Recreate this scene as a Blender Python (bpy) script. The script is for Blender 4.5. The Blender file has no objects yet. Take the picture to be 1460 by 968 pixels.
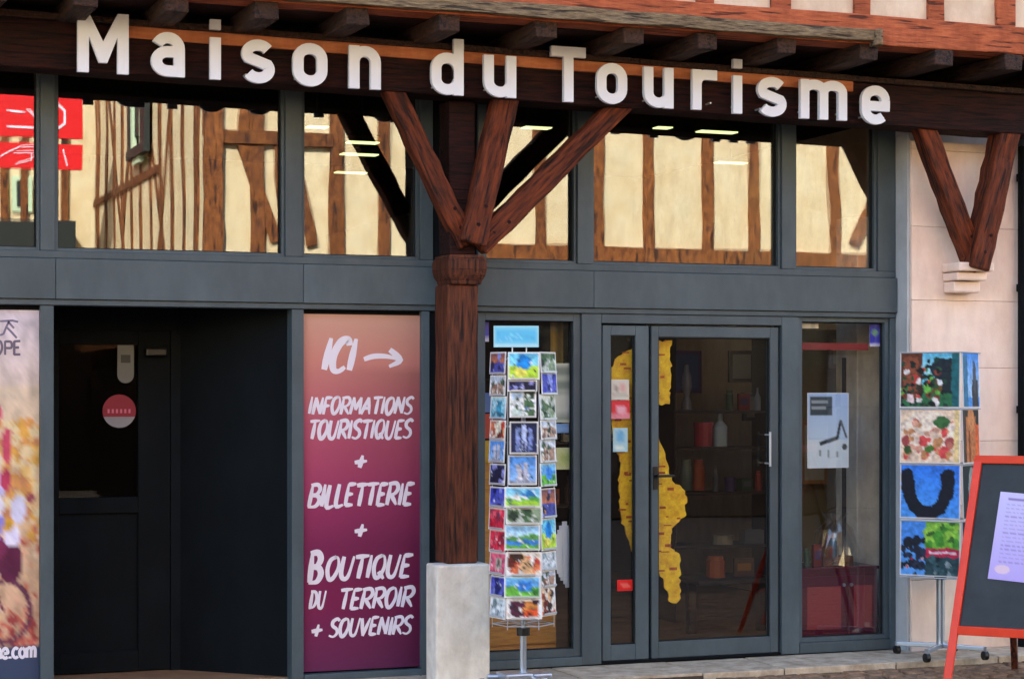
import bpy, bmesh, math, random
import numpy as np
from mathutils import Vector, Matrix
random.seed(7); np.random.seed(7)
R = math.radians
SC = bpy.context.scene
COL = SC.collection

# ------------------------------------------------------------------ camera, world, sun, exposure
F, TH, DIST, EYE, HV = 2840.0, R(20.8), 11.85, 1.74, 560.0
cd = bpy.data.cameras.new("camera"); cam = bpy.data.objects.new("camera", cd); COL.objects.link(cam)
cam.location = (0, -DIST, EYE); cam.rotation_euler = (R(90), 0, -TH)
cd.sensor_width = 36; cd.lens = 36*F/1460; cd.shift_y = (HV-484)/1460; cd.clip_start = .05; cd.clip_end = 3000
SC.camera = cam
SUN_EL, SUN_AZ = R(37), R(-32)           # azimuth from +Y towards +X; the sun stands behind the facade, to the left
w = bpy.data.worlds.new("World"); SC.world = w; w.use_nodes = True
nt = w.node_tree; nt.nodes.clear()
sky = nt.nodes.new('ShaderNodeTexSky'); sky.sky_type = 'NISHITA'; sky.sun_disc = False
sky.sun_elevation = SUN_EL; sky.sun_rotation = SUN_AZ
bg = nt.nodes.new('ShaderNodeBackground'); bg.inputs[1].default_value = .15
wo = nt.nodes.new('ShaderNodeOutputWorld')
nt.links.new(sky.outputs[0], bg.inputs[0]); nt.links.new(bg.outputs[0], wo.inputs[0])
sl = bpy.data.lights.new("sun", 'SUN'); sl.energy = 3.7; sl.angle = R(.5); sl.color = (1, .965, .92)
so = bpy.data.objects.new("sun", sl); COL.objects.link(so)
sd = Vector((math.sin(SUN_AZ)*math.cos(SUN_EL), math.cos(SUN_AZ)*math.cos(SUN_EL), math.sin(SUN_EL)))
so.rotation_euler = (-sd).to_track_quat('-Z', 'Y').to_euler(); so.location = sd*60
SC.view_settings.view_transform = 'Standard'; SC.view_settings.look = 'None'
SC.view_settings.exposure = 2.52; SC.view_settings.gamma = 1
SC.cycles.use_denoising = True; SC.cycles.max_bounces = 8; SC.cycles.transparent_max_bounces = 16
SC.cycles.caustics_reflective = False; SC.cycles.sample_clamp_indirect = 6

# ------------------------------------------------------------------ pixel -> place on a real plane y
def P(u, v, y=0.0):
    t = (u-730)/F; d = (DIST+y)/(math.cos(TH)-t*math.sin(TH))
    return Vector((d*(math.sin(TH)+t*math.cos(TH)), y, EYE+(HV-v)*d/F))
def X(u, y=0.0): return P(u, 500, y).x
def Z(u, v, y=0.0): return P(u, v, y).z
GLASS_Y = .05
def PR(u, v, y):                          # what the panes mirror: a place on the plane y across the street
    p = P(u, v, 2*GLASS_Y-y); return Vector((p.x, y, p.z))

# ------------------------------------------------------------------ materials
def lin(c):
    if isinstance(c, str): c = tuple(int(c[i:i+2], 16)/255 for i in (0, 2, 4))
    return tuple(((x+.055)/1.055)**2.4 if x > .04045 else x/12.92 for x in c)
def mat(name, c1, c2=None, rough=.7, scale=6, bump=.1, stretch=(1, 1, 1), metal=0, c3=None, detail=8, spec=.5, crack=None, dirt=0):
    m = bpy.data.materials.new(name); m.use_nodes = True; n = m.node_tree.nodes; l = m.node_tree.links
    b = n['Principled BSDF']; b.inputs['Roughness'].default_value = rough; b.inputs['Metallic'].default_value = metal
    b.inputs['Specular IOR Level'].default_value = spec
    c1 = lin(c1); c2 = lin(c2) if c2 else tuple(x*.8 for x in c1)
    g = n.new('ShaderNodeNewGeometry'); mp = n.new('ShaderNodeMapping'); mp.inputs['Scale'].default_value = stretch
    tc = n.new('ShaderNodeTexCoord'); oi = n.new('ShaderNodeObjectInfo'); ad = n.new('ShaderNodeVectorMath'); ad.operation = 'MULTIPLY_ADD'
    ad.inputs[1].default_value = (1, 1, 1); l.new(tc.outputs['Object'], ad.inputs[0])
    ml = n.new('ShaderNodeMath'); ml.operation = 'MULTIPLY'; ml.inputs[1].default_value = 37.0; l.new(oi.outputs['Random'], ml.inputs[0]); l.new(ml.outputs[0], ad.inputs[2])
    l.new(ad.outputs[0], mp.inputs[0])
    no = n.new('ShaderNodeTexNoise'); no.inputs['Scale'].default_value = scale; no.inputs['Detail'].default_value = detail
    no.inputs['Roughness'].default_value = .62
    l.new(mp.outputs[0], no.inputs['Vector'])
    cr = n.new('ShaderNodeValToRGB'); l.new(no.outputs['Fac'], cr.inputs[0])
    cr.color_ramp.elements[0].position = .32; cr.color_ramp.elements[1].position = .68
    cr.color_ramp.elements[0].color = (*c2, 1); cr.color_ramp.elements[1].color = (*c1, 1)
    if c3:
        e = cr.color_ramp.elements.new(.78); e.color = (*lin(c3), 1)
    hs = n.new('ShaderNodeHueSaturation')
    mr = n.new('ShaderNodeMapRange'); mr.inputs['To Min'].default_value = .86; mr.inputs['To Max'].default_value = 1.14
    l.new(oi.outputs['Random'], mr.inputs[0]); l.new(mr.outputs[0], hs.inputs['Value']); l.new(cr.outputs[0], hs.inputs['Color'])
    last = hs.outputs[0]; hgt = no.outputs['Fac']
    if crack:                             # drying cracks along the grain
        m2 = n.new('ShaderNodeMapping'); m2.inputs['Scale'].default_value = crack; l.new(ad.outputs[0], m2.inputs[0])
        n2 = n.new('ShaderNodeTexNoise'); n2.inputs['Scale'].default_value = 5; n2.inputs['Detail'].default_value = 3; l.new(m2.outputs[0], n2.inputs['Vector'])
        c2_ = n.new('ShaderNodeValToRGB'); c2_.color_ramp.elements[0].position = .36; c2_.color_ramp.elements[0].color = (.22, .2, .2, 1)
        c2_.color_ramp.elements[1].position = .43; c2_.color_ramp.elements[1].color = (1, 1, 1, 1); l.new(n2.outputs['Fac'], c2_.inputs[0])
        mm = n.new('ShaderNodeMix'); mm.data_type = 'RGBA'; mm.blend_type = 'MULTIPLY'; mm.inputs[0].default_value = 1
        l.new(last, mm.inputs[6]); l.new(c2_.outputs[0], mm.inputs[7]); last = mm.outputs[2]
        hm = n.new('ShaderNodeMath'); hm.operation = 'MULTIPLY'; l.new(hgt, hm.inputs[0]); l.new(c2_.outputs[0], hm.inputs[1]); hgt = hm.outputs[0]
    if dirt:                              # blotches and rain streaks
        m3 = n.new('ShaderNodeMapping'); m3.inputs['Scale'].default_value = (3, 3, .9); l.new(tc.outputs['Object'], m3.inputs[0])
        n3 = n.new('ShaderNodeTexNoise'); n3.inputs['Scale'].default_value = 2.4; n3.inputs['Detail'].default_value = 9; n3.inputs['Roughness'].default_value = .7; l.new(m3.outputs[0], n3.inputs['Vector'])
        c3_ = n.new('ShaderNodeValToRGB'); c3_.color_ramp.elements[0].position = .38; c3_.color_ramp.elements[0].color = (1-dirt, 1-dirt*1.05, 1-dirt*1.15, 1)
        c3_.color_ramp.elements[1].position = .6; l.new(n3.outputs['Fac'], c3_.inputs[0])
        m5 = n.new('ShaderNodeMix'); m5.data_type = 'RGBA'; m5.blend_type = 'MULTIPLY'; m5.inputs[0].default_value = 1
        l.new(last, m5.inputs[6]); l.new(c3_.outputs[0], m5.inputs[7]); last = m5.outputs[2]
        rr_ = n.new('ShaderNodeMapRange'); rr_.inputs['To Min'].default_value = min(1, rough+.25); rr_.inputs['To Max'].default_value = rough; l.new(n3.outputs['Fac'], rr_.inputs[0]); l.new(rr_.outputs[0], b.inputs['Roughness'])
    l.new(last, b.inputs['Base Color'])
    if bump:
        bp = n.new('ShaderNodeBump'); bp.inputs['Strength'].default_value = bump; bp.inputs['Distance'].default_value = .02
        l.new(hgt, bp.inputs['Height']); l.new(bp.outputs[0], b.inputs['Normal'])
    m['sc'] = scale
    return m
def flat(name, c, rough=.6, metal=0, emit=0):
    m = bpy.data.materials.new(name); m.use_nodes = True; b = m.node_tree.nodes['Principled BSDF']
    b.inputs['Base Color'].default_value = (*lin(c), 1); b.inputs['Roughness'].default_value = rough; b.inputs['Metallic'].default_value = metal
    if emit:
        b.inputs['Emission Color'].default_value = (*lin(c), 1); b.inputs['Emission Strength'].default_value = emit
    return m
def glassmat(name, fac, tint=(1, 1, 1)):
    m = bpy.data.materials.new(name); m.use_nodes = True; n = m.node_tree.nodes; l = m.node_tree.links; n.clear()
    o = n.new('ShaderNodeOutputMaterial'); mx = n.new('ShaderNodeMixShader'); t = n.new('ShaderNodeBsdfTransparent'); g = n.new('ShaderNodeBsdfGlossy')
    g.inputs['Roughness'].default_value = .0; g.inputs['Color'].default_value = (*tint, 1); t.inputs[0].default_value = (.985, .99, .988, 1)
    no = n.new('ShaderNodeTexNoise'); no.inputs['Scale'].default_value = 1.3; no.inputs['Detail'].default_value = 1
    bp = n.new('ShaderNodeBump'); bp.inputs['Strength'].default_value = .035; bp.inputs['Distance'].default_value = .03
    l.new(no.outputs['Fac'], bp.inputs['Height']); l.new(bp.outputs[0], g.inputs['Normal'])
    mx.inputs[0].default_value = fac
    l.new(t.outputs[0], mx.inputs[1]); l.new(g.outputs[0], mx.inputs[2]); l.new(mx.outputs[0], o.inputs[0])
    return m
M = {}
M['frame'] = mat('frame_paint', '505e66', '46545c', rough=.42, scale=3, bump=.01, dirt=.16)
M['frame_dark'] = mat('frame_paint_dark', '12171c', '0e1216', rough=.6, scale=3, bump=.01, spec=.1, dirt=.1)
M['beam'] = mat('dark_red_oak', '381410', '0e0605', rough=.8, scale=5, bump=.6, stretch=(1.2, 8, 14), crack=(.5, 6, 10), spec=.25)
M['brace'] = mat('red_oak_brace', '7c3818', '260e08', rough=.75, scale=5, bump=.6, stretch=(9, 9, 1.2), c3='984c26', crack=(7, 7, .5), spec=.3)
M['post'] = mat('red_oak_post', '743c22', '24100a', rough=.75, scale=5, bump=.6, stretch=(11, 11, 1.0), c3='94482c', crack=(8, 8, .45), spec=.3)
M['strip'] = mat('salmon_strip', 'd4875c', 'b46640', rough=.75, scale=5, bump=.2, stretch=(1, 6, 6), c3='d9a45e', dirt=.2)
M['orange'] = mat('orange_oak', 'bc643a', '964626', rough=.75, scale=6, bump=.4, stretch=(1.5, 6, 9), c3='c47848', crack=(.6, 6, 7), dirt=.25)
M['grey_wood'] = mat('weathered_wood', 'a48c68', '5c4834', rough=.9, scale=9, bump=.9, stretch=(1.4, 5, 9), c3='c8b48c', crack=(.8, 5, 8))
M['joist'] = mat('joist_wood', '4a2c1c', '140a06', rough=.85, scale=8, bump=.6, stretch=(6, 1.5, 8), c3='6e5038', crack=(6, .6, 6))
M['plaster'] = mat('cream_plaster', 'f2dcc0', 'e2c6a8', rough=.9, scale=5, bump=.3, dirt=.12)
M['pier'] = mat('pier_stone', 'fae4d4', 'eed2c2', rough=.9, scale=3.5, bump=.3, c3='f8e6c8', dirt=.1)
M['pier_side'] = mat('pier_side_grey', 'c8ccd0', 'b4b8bc', rough=.9, scale=3.5, bump=.2, dirt=.1)  # left side of the pier, greyer than its front
M['base'] = mat('grey_stone', 'f2ece0', 'd6cec2', rough=.9, scale=7, bump=.9, c3='f2e2ca', dirt=.16)
M['slab'] = mat('threshold_stone', 'dccab0', 'a8927a', rough=.85, scale=9, bump=.6, c3='e4d4b8', dirt=.25)
M['cobble'] = mat('cobble_stone', '9c7858', '5e4636', rough=.8, scale=14, bump=.5, c3='bc9c7c')
M['joint'] = mat('joint_sand', '5a4a3c', '3a3028', rough=.95, scale=30, bump=.4)
M['ground'] = mat('ground', '8a7a68', '6c5e50', rough=.95, scale=4, bump=.3)
M['gasket'] = flat('rubber_gasket', '08090a', .8)
M['white'] = flat('white_letter', 'e9f0ff', .5)
M['print_white'] = flat('print_white', 'eee6f2', .6)
M['black'] = flat('black_plastic', '141416', .4)
M['chrome'] = flat('chrome', 'b4bcc8', .3, .75)
M['wire'] = flat('wire', 'c8ccd2', .4, .5)
M['room'] = mat('room_wall', '1e1a18', '161412', rough=.9, scale=2, bump=0, spec=.05)
M['room_floor'] = mat('room_floor', 'a47c5c', '7c5a42', rough=.5, scale=3, bump=0, spec=.2)  # warm light brown, standing in for the street mirrored low in the door
M['ceiling'] = mat('room_ceiling', '38322a', '2a2620', rough=.9, scale=2, bump=0, spec=.05)
M['glass'] = glassmat('window_glass', .1); M['glass_low'] = glassmat('shop_glass', .06)
M['glass_dark'] = glassmat('door_glass', .01)
M['orange_frame'] = mat('orange_red_paint', 'f03c0a', 'e03006', rough=.45, scale=8, bump=.05)
M['slate'] = mat('chalkboard', '343c40', '282f34', rough=.75, scale=4, bump=.03, c3='3c444a')
M['wood_yellow'] = mat('pale_oak', 'd89a38', 'b8782a', rough=.5, scale=6, bump=.05, stretch=(1.5, 5, 9))
M['plum'] = flat('plum_lacquer', '5c1830', .2); M['plum_light'] = flat('plum_panel_reflection', '96343e', .2)
M['opp_plaster'] = mat('warm_plaster', 'f4e4b8', 'e6cc9a', rough=.9, scale=2.2, bump=.3, dirt=.14)
M['opp_wood'] = mat('brown_oak', '985a22', '542a10', rough=.8, scale=4, bump=.6, stretch=(4, 4, 2), c3='b87c3c', crack=(3, 3, .5))
M['shelf_wood'] = mat('shelf_wood', '3c281c', '24180f', rough=.6, scale=5, bump=.1)
M['opp_dark'] = mat('shaded_ground_floor', '1c1614', '120e0c', rough=.9, scale=3, bump=.1, spec=.05)  # near black: shade over the ground floors opposite, put into the colour
M['roof_tile'] = mat('roof_tile', '8a4c34', '6a3828', rough=.9, scale=9, bump=.4)
M['red'] = flat('red_sign', 'e01418', .5)
M['green_frame'] = flat('pale_green_paint', 'c8e0b8', .6)
M['shutter'] = flat('dark_shutter', '1c2420', .6)
M['lamp'] = flat('ceiling_lamp_glow', 'd8e098', .5, 0, .42)
M['cello'] = glassmat('cellophane', .14)

def pmat():
    m = bpy.data.materials.new('printed_card'); m.use_nodes = True; n = m.node_tree.nodes
    a = n.new('ShaderNodeVertexColor'); a.layer_name = 'Col'; b = n['Principled BSDF']; b.inputs['Roughness'].default_value = .55; b.inputs['Specular IOR Level'].default_value = .25
    m.node_tree.links.new(a.outputs[0], b.inputs['Base Color']); return m
M['print'] = pmat()

# ------------------------------------------------------------------ mesh helpers
class MB:
    def __init__(s): s.v = []; s.f = []
    def box(s, x0, x1, y0, y1, z0, z1):
        k = len(s.v)
        s.v += [(x, y, z) for z in (z0, z1) for y in (y0, y1) for x in (x0, x1)]
        s.f += [tuple(k+i for i in q) for q in ((0, 2, 3, 1), (4, 5, 7, 6), (0, 1, 5, 4), (2, 6, 7, 3), (0, 4, 6, 2), (1, 3, 7, 5))]
        return s
    def bar(s, a, b, w, h, up=(0, 0, 1), seg=1, jit=0, w2=None, h2=None):
        a = Vector(a); b = Vector(b); d = (b-a).normalized(); up = Vector(up)
        sx = d.cross(up).normalized(); sy = sx.cross(d).normalized(); k = len(s.v); w2 = w2 or w; h2 = h2 or h
        for i in range(seg+1):
            t = i/seg; c = a.lerp(b, t); ww = w+(w2-w)*t; hh = h+(h2-h)*t
            for (p, q) in ((-1, -1), (1, -1), (1, 1), (-1, 1)):
                j1 = random.uniform(-jit, jit); j2 = random.uniform(-jit, jit)
                s.v.append(tuple(c+sx*(p*ww/2+j1)+sy*(q*hh/2+j2)))
        for i in range(seg):
            for j in range(4):
                m = (j+1) % 4; s.f.append((k+i*4+j, k+i*4+m, k+i*4+4+m, k+i*4+4+j))
        s.f.append((k+3, k+2, k+1, k)); e = k+seg*4; s.f.append((e, e+1, e+2, e+3))
        return s
    def cyl(s, a, b, r, n=10, r2=None):
        a = Vector(a); b = Vector(b); d = (b-a).normalized(); r2 = r if r2 is None else r2
        up = Vector((0, 0, 1)) if abs(d.z) < .9 else Vector((1, 0, 0)); sx = d.cross(up).normalized(); sy = sx.cross(d); k = len(s.v)
        for c, rr in ((a, r), (b, r2)):
            for i in range(n):
                g = 2*math.pi*i/n; s.v.append(tuple(c+sx*math.cos(g)*rr+sy*math.sin(g)*rr))
        for i in range(n): j = (i+1) % n; s.f.append((k+i, k+j, k+n+j, k+n+i))
        s.f.append(tuple(k+n-1-i for i in range(n))); s.f.append(tuple(k+n+i for i in range(n)))
        return s
    def prism(s, pts, y0, y1):            # outline in x,z pushed along y
        k = len(s.v); n = len(pts)
        s.v += [(p[0], y0, p[1]) for p in pts]+[(p[0], y1, p[1]) for p in pts]
        s.f.append(tuple(range(k, k+n))); s.f.append(tuple(range(k+2*n-1, k+n-1, -1)))
        for i in range(n): j = (i+1) % n; s.f.append((k+i, k+n+i, k+n+j, k+j))
        return s
    def ribbon(s, pts, wd, y0, y1, closed=False, taper=None):
        n = len(pts); L = []; Rr = []
        for i, p in enumerate(pts):
            a = pts[(i-1) % n] if (closed or i > 0) else None; b = pts[(i+1) % n] if (closed or i < n-1) else None
            da = None if a is None else Vector((p[0]-a[0], p[1]-a[1])).normalized()
            db = None if b is None else Vector((b[0]-p[0], b[1]-p[1])).normalized()
            if da is None: t = db; k = 1
            elif db is None: t = da; k = 1
            else:
                t = (da+db); t = t.normalized() if t.length > 1e-6 else db; k = 1/max(.5, t.dot(db))
            nn = Vector((-t.y, t.x)); ww = wd/2*k*(taper(i/(n-1)) if taper else 1)
            L.append((p[0]+nn.x*ww, p[1]+nn.y*ww)); Rr.append((p[0]-nn.x*ww, p[1]-nn.y*ww))
        k = len(s.v)
        for i in range(n):
            s.v += [(L[i][0], y0, L[i][1]), (Rr[i][0], y0, Rr[i][1]), (Rr[i][0], y1, Rr[i][1]), (L[i][0], y1, L[i][1])]
        for i in range(n if closed else n-1):
            a = k+i*4; b = k+((i+1) % n)*4
            for j in range(4): m = (j+1) % 4; s.f.append((a+j, b+j, b+m, a+m))
        if not closed:
            s.f.append((k, k+1, k+2, k+3)); e = k+(n-1)*4; s.f.append((e+3, e+2, e+1, e))
        return s
    def build(s, name, m, parent=None, bev=0, smooth=False):
        me = bpy.data.meshes.new(name); me.from_pydata(s.v, [], s.f); me.materials.append(M[m] if isinstance(m, str) else m)
        bm = bmesh.new(); bm.from_mesh(me); bmesh.ops.recalc_face_normals(bm, faces=bm.faces); bm.to_mesh(me); bm.free()
        o = bpy.data.objects.new(name, me); COL.objects.link(o)
        if parent: o.parent = parent; o.matrix_parent_inverse = Matrix.Identity(4)
        if bev:
            b = o.modifiers.new('bevel', 'BEVEL'); b.width = bev; b.segments = 2; b.limit_method = 'ANGLE'
        if smooth: me.polygons.foreach_set('use_smooth', [True]*len(me.polygons))
        return o
def box(name, m, x0, x1, y0, y1, z0, z1, parent=None, bev=0):
    return MB().box(min(x0, x1), max(x0, x1), min(y0, y1), max(y0, y1), min(z0, z1), max(z0, z1)).build(name, m, parent, bev)
def thing(name, label, cat, group=None, loc=(0, 0, 0)):
    o = bpy.data.objects.new(name, None); COL.objects.link(o); o.location = loc; o.empty_display_size = .1
    return tag(o, label, cat, group)
def tag(o, label, cat, group=None):
    o['label'] = label; o['category'] = cat
    if group: o['group'] = group
    return o
def struct(o): o['kind'] = 'structure'; return o

# ------------------------------------------------------------------ prints: small pictures held as vertex colours
class Img:
    def __init__(s, w, h, c): s.w = w; s.h = h; s.a = np.zeros((h, w, 3)); s.a[:] = lin(c); s.yy, s.xx = np.mgrid[0:h, 0:w]; s.X = (s.xx+.5)/w; s.Y = (s.yy+.5)/h
    def put(s, mask, c, al=1): c = np.array(lin(c)); s.a[mask] = s.a[mask]*(1-al)+c*al; return s
    def rect(s, x0, y0, x1, y1, c, al=1): return s.put((s.X >= x0) & (s.X < x1) & (s.Y >= y0) & (s.Y < y1), c, al)
    def ell(s, x, y, rx, ry, c, al=1): return s.put(((s.X-x)/rx)**2+((s.Y-y)/ry)**2 < 1, c, al)
    def grad(s, y0, y1, c0, c1):
        m = (s.Y >= y0) & (s.Y < y1); t = np.clip((s.Y-y0)/(y1-y0), 0, 1)[..., None]
        s.a = np.where(m[..., None], np.array(lin(c0))*(1-t)+np.array(lin(c1))*t, s.a); return s
    def hill(s, y, amp, ph, c, fr=5):
        return s.put(s.Y > y+amp*np.sin(s.X*fr+ph), c)
    def noise(s, k): s.a = np.clip(s.a*(1+k*(np.random.rand(s.h, s.w, 1)-.5))+k*.05*(np.random.rand(s.h, s.w, 3)-.5), 0, 1); return s
    def line(s, x0, y0, x1, y1, wd, c):
        d = np.hypot(x1-x0, (y1-y0)*s.h/s.w); ux, uy = (x1-x0)/d, (y1-y0)*s.h/s.w/d
        px = s.X-x0; py = (s.Y-y0)*s.h/s.w; t = px*ux+py*uy; q = abs(-px*uy+py*ux)
        return s.put((t >= 0) & (t <= d) & (q < wd/2), c)
    def vn(s, n, oct=4):
        o = np.zeros((s.h, s.w)); am = 1; tot = 0
        for k in range(oct):
            g = np.random.rand(n+2, n+2); x = s.X*n; y = s.Y*n; xi = x.astype(int); yi = y.astype(int); fx = x-xi; fy = y-yi
            fx = fx*fx*(3-2*fx); fy = fy*fy*(3-2*fy)
            o += am*((g[yi, xi]*(1-fx)+g[yi, xi+1]*fx)*(1-fy)+(g[yi+1, xi]*(1-fx)+g[yi+1, xi+1]*fx)*fy); tot += am; am *= .6; n *= 2
        return o/tot
    def warp(s, k, n=6, tex=.5):          # ragged, photo-like outlines and tonal texture
        dx = (s.vn(n)-.5)*k*s.w*2; dy = (s.vn(n)-.5)*k*s.w*2
        xi = np.clip((s.xx+dx).round().astype(int), 0, s.w-1); yi = np.clip((s.yy+dy).round().astype(int), 0, s.h-1)
        s.a = np.clip(s.a[yi, xi]*(1+tex*2*(s.vn(n*2)-.5))[..., None], 0, 1); return s
    def border(s, c, k=1): s.a[:k] = lin(c); s.a[-k:] = lin(c); s.a[:, :k] = lin(c); s.a[:, -k:] = lin(c); return s
    def blobs(s, n, cs, r, x0=0, y0=0, x1=1, y1=1):
        for i in range(n):
            rr = r*random.uniform(.6, 1.4)
            s.ell(random.uniform(x0, x1), random.uniform(y0, y1), rr, rr*s.w/s.h*random.uniform(.7, 1.3), random.choice(cs))
        return s
def sheet_mesh(name, wm, hm, img, th=.0015):
    h, w_ = img.h, img.w; vs = []; cs = []
    for j in range(h+1):
        for i in range(w_+1):
            vs.append((wm*(i/w_-.5), 0, hm*(1-j/h)))
    a = np.pad(img.a, ((0, 1), (0, 1), (0, 0)), mode='edge'); a[1:, 1:] = (a[1:, 1:]+np.pad(img.a, ((0, 0), (0, 0), (0, 0)), mode='edge')*0+a[:-1, :-1])/2
    cs = [tuple(c)+(1,) for c in a.reshape(-1, 3)]
    fs = [(j*(w_+1)+i, (j+1)*(w_+1)+i, (j+1)*(w_+1)+i+1, j*(w_+1)+i+1) for j in range(h) for i in range(w_)]
    k = len(vs); W2 = wm/2
    vs += [(-W2, 0, 0), (W2, 0, 0), (W2, 0, hm), (-W2, 0, hm), (-W2, th, 0), (W2, th, 0), (W2, th, hm), (-W2, th, hm)]
    fs += [(k+4, k+7, k+6, k+5), (k, k+4, k+5, k+1), (k+3, k+2, k+6, k+7), (k, k+3, k+7, k+4), (k+1, k+5, k+6, k+2)]
    cs += [(.75, .75, .75, 1)]*8
    me = bpy.data.meshes.new(name); me.from_pydata(vs, [], fs)
    ca = me.color_attributes.new('Col', 'FLOAT_COLOR', 'POINT'); ca.data.foreach_set('color', np.array(cs, dtype=np.float32).ravel())
    me.materials.append(M['print']); return me
def sheet(name, x0, x1, y, z0, z1, img, parent=None, th=.0015):
    o = bpy.data.objects.new(name, sheet_mesh(name, abs(x1-x0), z1-z0, img, th)); COL.objects.link(o); o.location = ((x0+x1)/2, y, z0)
    if parent: o.parent = parent
    return o

# ------------------------------------------------------------------ the street
g = MB(); g.v = [(-900, -900, -.10), (900, -900, -.10), (900, 900, -.10), (-900, 900, -.10)]; g.f = [(0, 1, 2, 3)]
struct(g.build('ground', 'ground'))
street = box('street', 'joint', -12, 22, -13.9, -.62, -.095, -.062); struct(street)
pav = box('pavement', 'joint', -6, 14, -.6, 2.0, -.09, -.03); struct(pav)
x = -2.0; i = 0
while x < 12:
    L = random.uniform(.55, .95)
    dz = random.uniform(-.004, .004)
    box('paving_slab', 'slab', x+.004, x+L-.004, -.6+random.uniform(-.012, .01), -.05, -.06, -.012+dz, pav, .006)
    x += L
x = -2.0
while x < 4.3:
    L = random.uniform(.55, .95); box('paving_slab', 'slab', x+.004, x+L-.004, -1.02, -.615+random.uniform(-.012, .002), -.06, -.016+random.uniform(-.004, .003), pav, .006); x += L
XP = x
# cobbles: the ones in view singly, the rest of the street joined
cob = []
for k in range(6):
    b = MB(); b.box(-.07, .07, -.05, .05, -.04, 0); me = b.build('tmp', 'cobble', None)
    m_ = me.data
    bm = bmesh.new(); bm.from_mesh(m_); bmesh.ops.bevel(bm, geom=bm.edges[:], offset=.014, segments=1, affect='EDGES')
    for v in bm.verts: v.co += Vector((random.uniform(-.006, .006), random.uniform(-.006, .006), random.uniform(-.003, .003)))
    bm.to_mesh(m_); bm.free(); cob.append(m_); bpy.data.objects.remove(me)
rest = MB(); n = 0
row = 0; y = -.675
while y > -4.2:
    x = (-1.5 if y < -1.04 else XP+.01)+(row % 2)*.075
    while x < 11:
        ln = random.choice((.125, .14, .15, .165))
        if y > -1.55 and x > 2.9+(-y)*.1 and x < 8.6 and n < 300 and (y > -1.0 or x > 5.6):
            o = bpy.data.objects.new('cobble', random.choice(cob)); COL.objects.link(o); o.parent = street
            o.location = (x+ln/2, y, -.05+random.uniform(-.005, .006)); o.scale = (ln/.152, random.uniform(.95, 1.05), 1)
            o.rotation_euler = (random.uniform(-.03, .03), random.uniform(-.03, .03), random.uniform(-.04, .04)); n += 1
        else:
            k = len(rest.v); z1 = -.05+random.uniform(-.005, .006); q = .014
            for (zz, e) in ((-.09, 0), (z1-.01, 0), (z1, q)):
                rest.v += [(x+.004+e, y-.05+e, zz), (x+ln-.004-e, y-.05+e, zz), (x+ln-.004-e, y+.05-e, zz), (x+.004+e, y+.05-e, zz)]
            for a in (0, 4):
                for j in range(4): m2 = (j+1) % 4; rest.f.append((k+a+j, k+a+m2, k+a+4+m2, k+a+4+j))
            rest.f.append((k+8, k+9, k+10, k+11))
        x += ln
    y -= .108; row += 1
r_ = rest.build('cobbles', 'cobble', street); r_['kind'] = 'stuff'

# ------------------------------------------------------------------ the tourist office building
B = thing('tourist_office', 'half-timbered tourist office with grey-framed shopfront under a dark red oak jetty', 'building')
XL, XR = -2.2, X(1452, -.18)
Zb0, Zb1 = 2.287, 2.569            # transom band
XD = X(1275)
# upper walls, floors, roof
box('wall', 'plaster', XL, XR, -.93, -.75, 4.1, 11.2, B)
box('side_wall', 'plaster', XL-.2, XL, -.9, 9.0, 0, 11.2, B)
box('side_wall', 'plaster', XR+.002, XR+.2, .12, 9.0, 0, 11.2, B)
box('rear_wall', 'plaster', XL, XR, 8.8, 9.0, 0, 11.2, B)
ro = MB(); ro.v = [(XL-.4, -1.5, 11.0), (XR+.3, -1.5, 11.0), (XR+.3, 4.5, 15.5), (XL-.4, 4.5, 15.5), (XL-.4, 9.6, 11.0), (XR+.3, 9.6, 11.0)]
ro.f = [(0, 1, 2, 3), (3, 2, 5, 4), (0, 3, 4), (1, 5, 2), (0, 4, 5, 1)]; ro.build('roof', 'roof_tile', B)
# sill beam, weathered board, joists
MB().bar((XL, -.90, 4.01), (XR+.35, -.90, 4.01), .2, .18, seg=22, jit=.004).build('sill_beam', 'orange', B, .008)
xe = X(1246, -1.02)
MB().bar((XL, -1.028, 3.965), (xe, -1.028, 3.965), .055, .075, seg=40, jit=.006).build('weathered_board', 'grey_wood', B, .005)
MB().bar((xe-.02, -1.035, 3.952), (xe+.035, -1.035, 3.952), .085, .1, seg=2, jit=.008).build('board_end_block', 'grey_wood', B, .008)
us = [1560, 1440, 1341, 1234, 1117, 1004, 899, 775, 637, 507, 377, 250, 120, -10, -150, -300]
for u in us:
    xx = X(u, -.95)
    MB().bar((xx-.02, .35, 3.872), (xx, -.995, 3.872), .135, .098, seg=6, jit=.006).build('joist', 'joist', B, .008)
box('jetty_floor', 'beam', XL, XR, -.78, .4, 3.922, 3.955, B)
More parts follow.
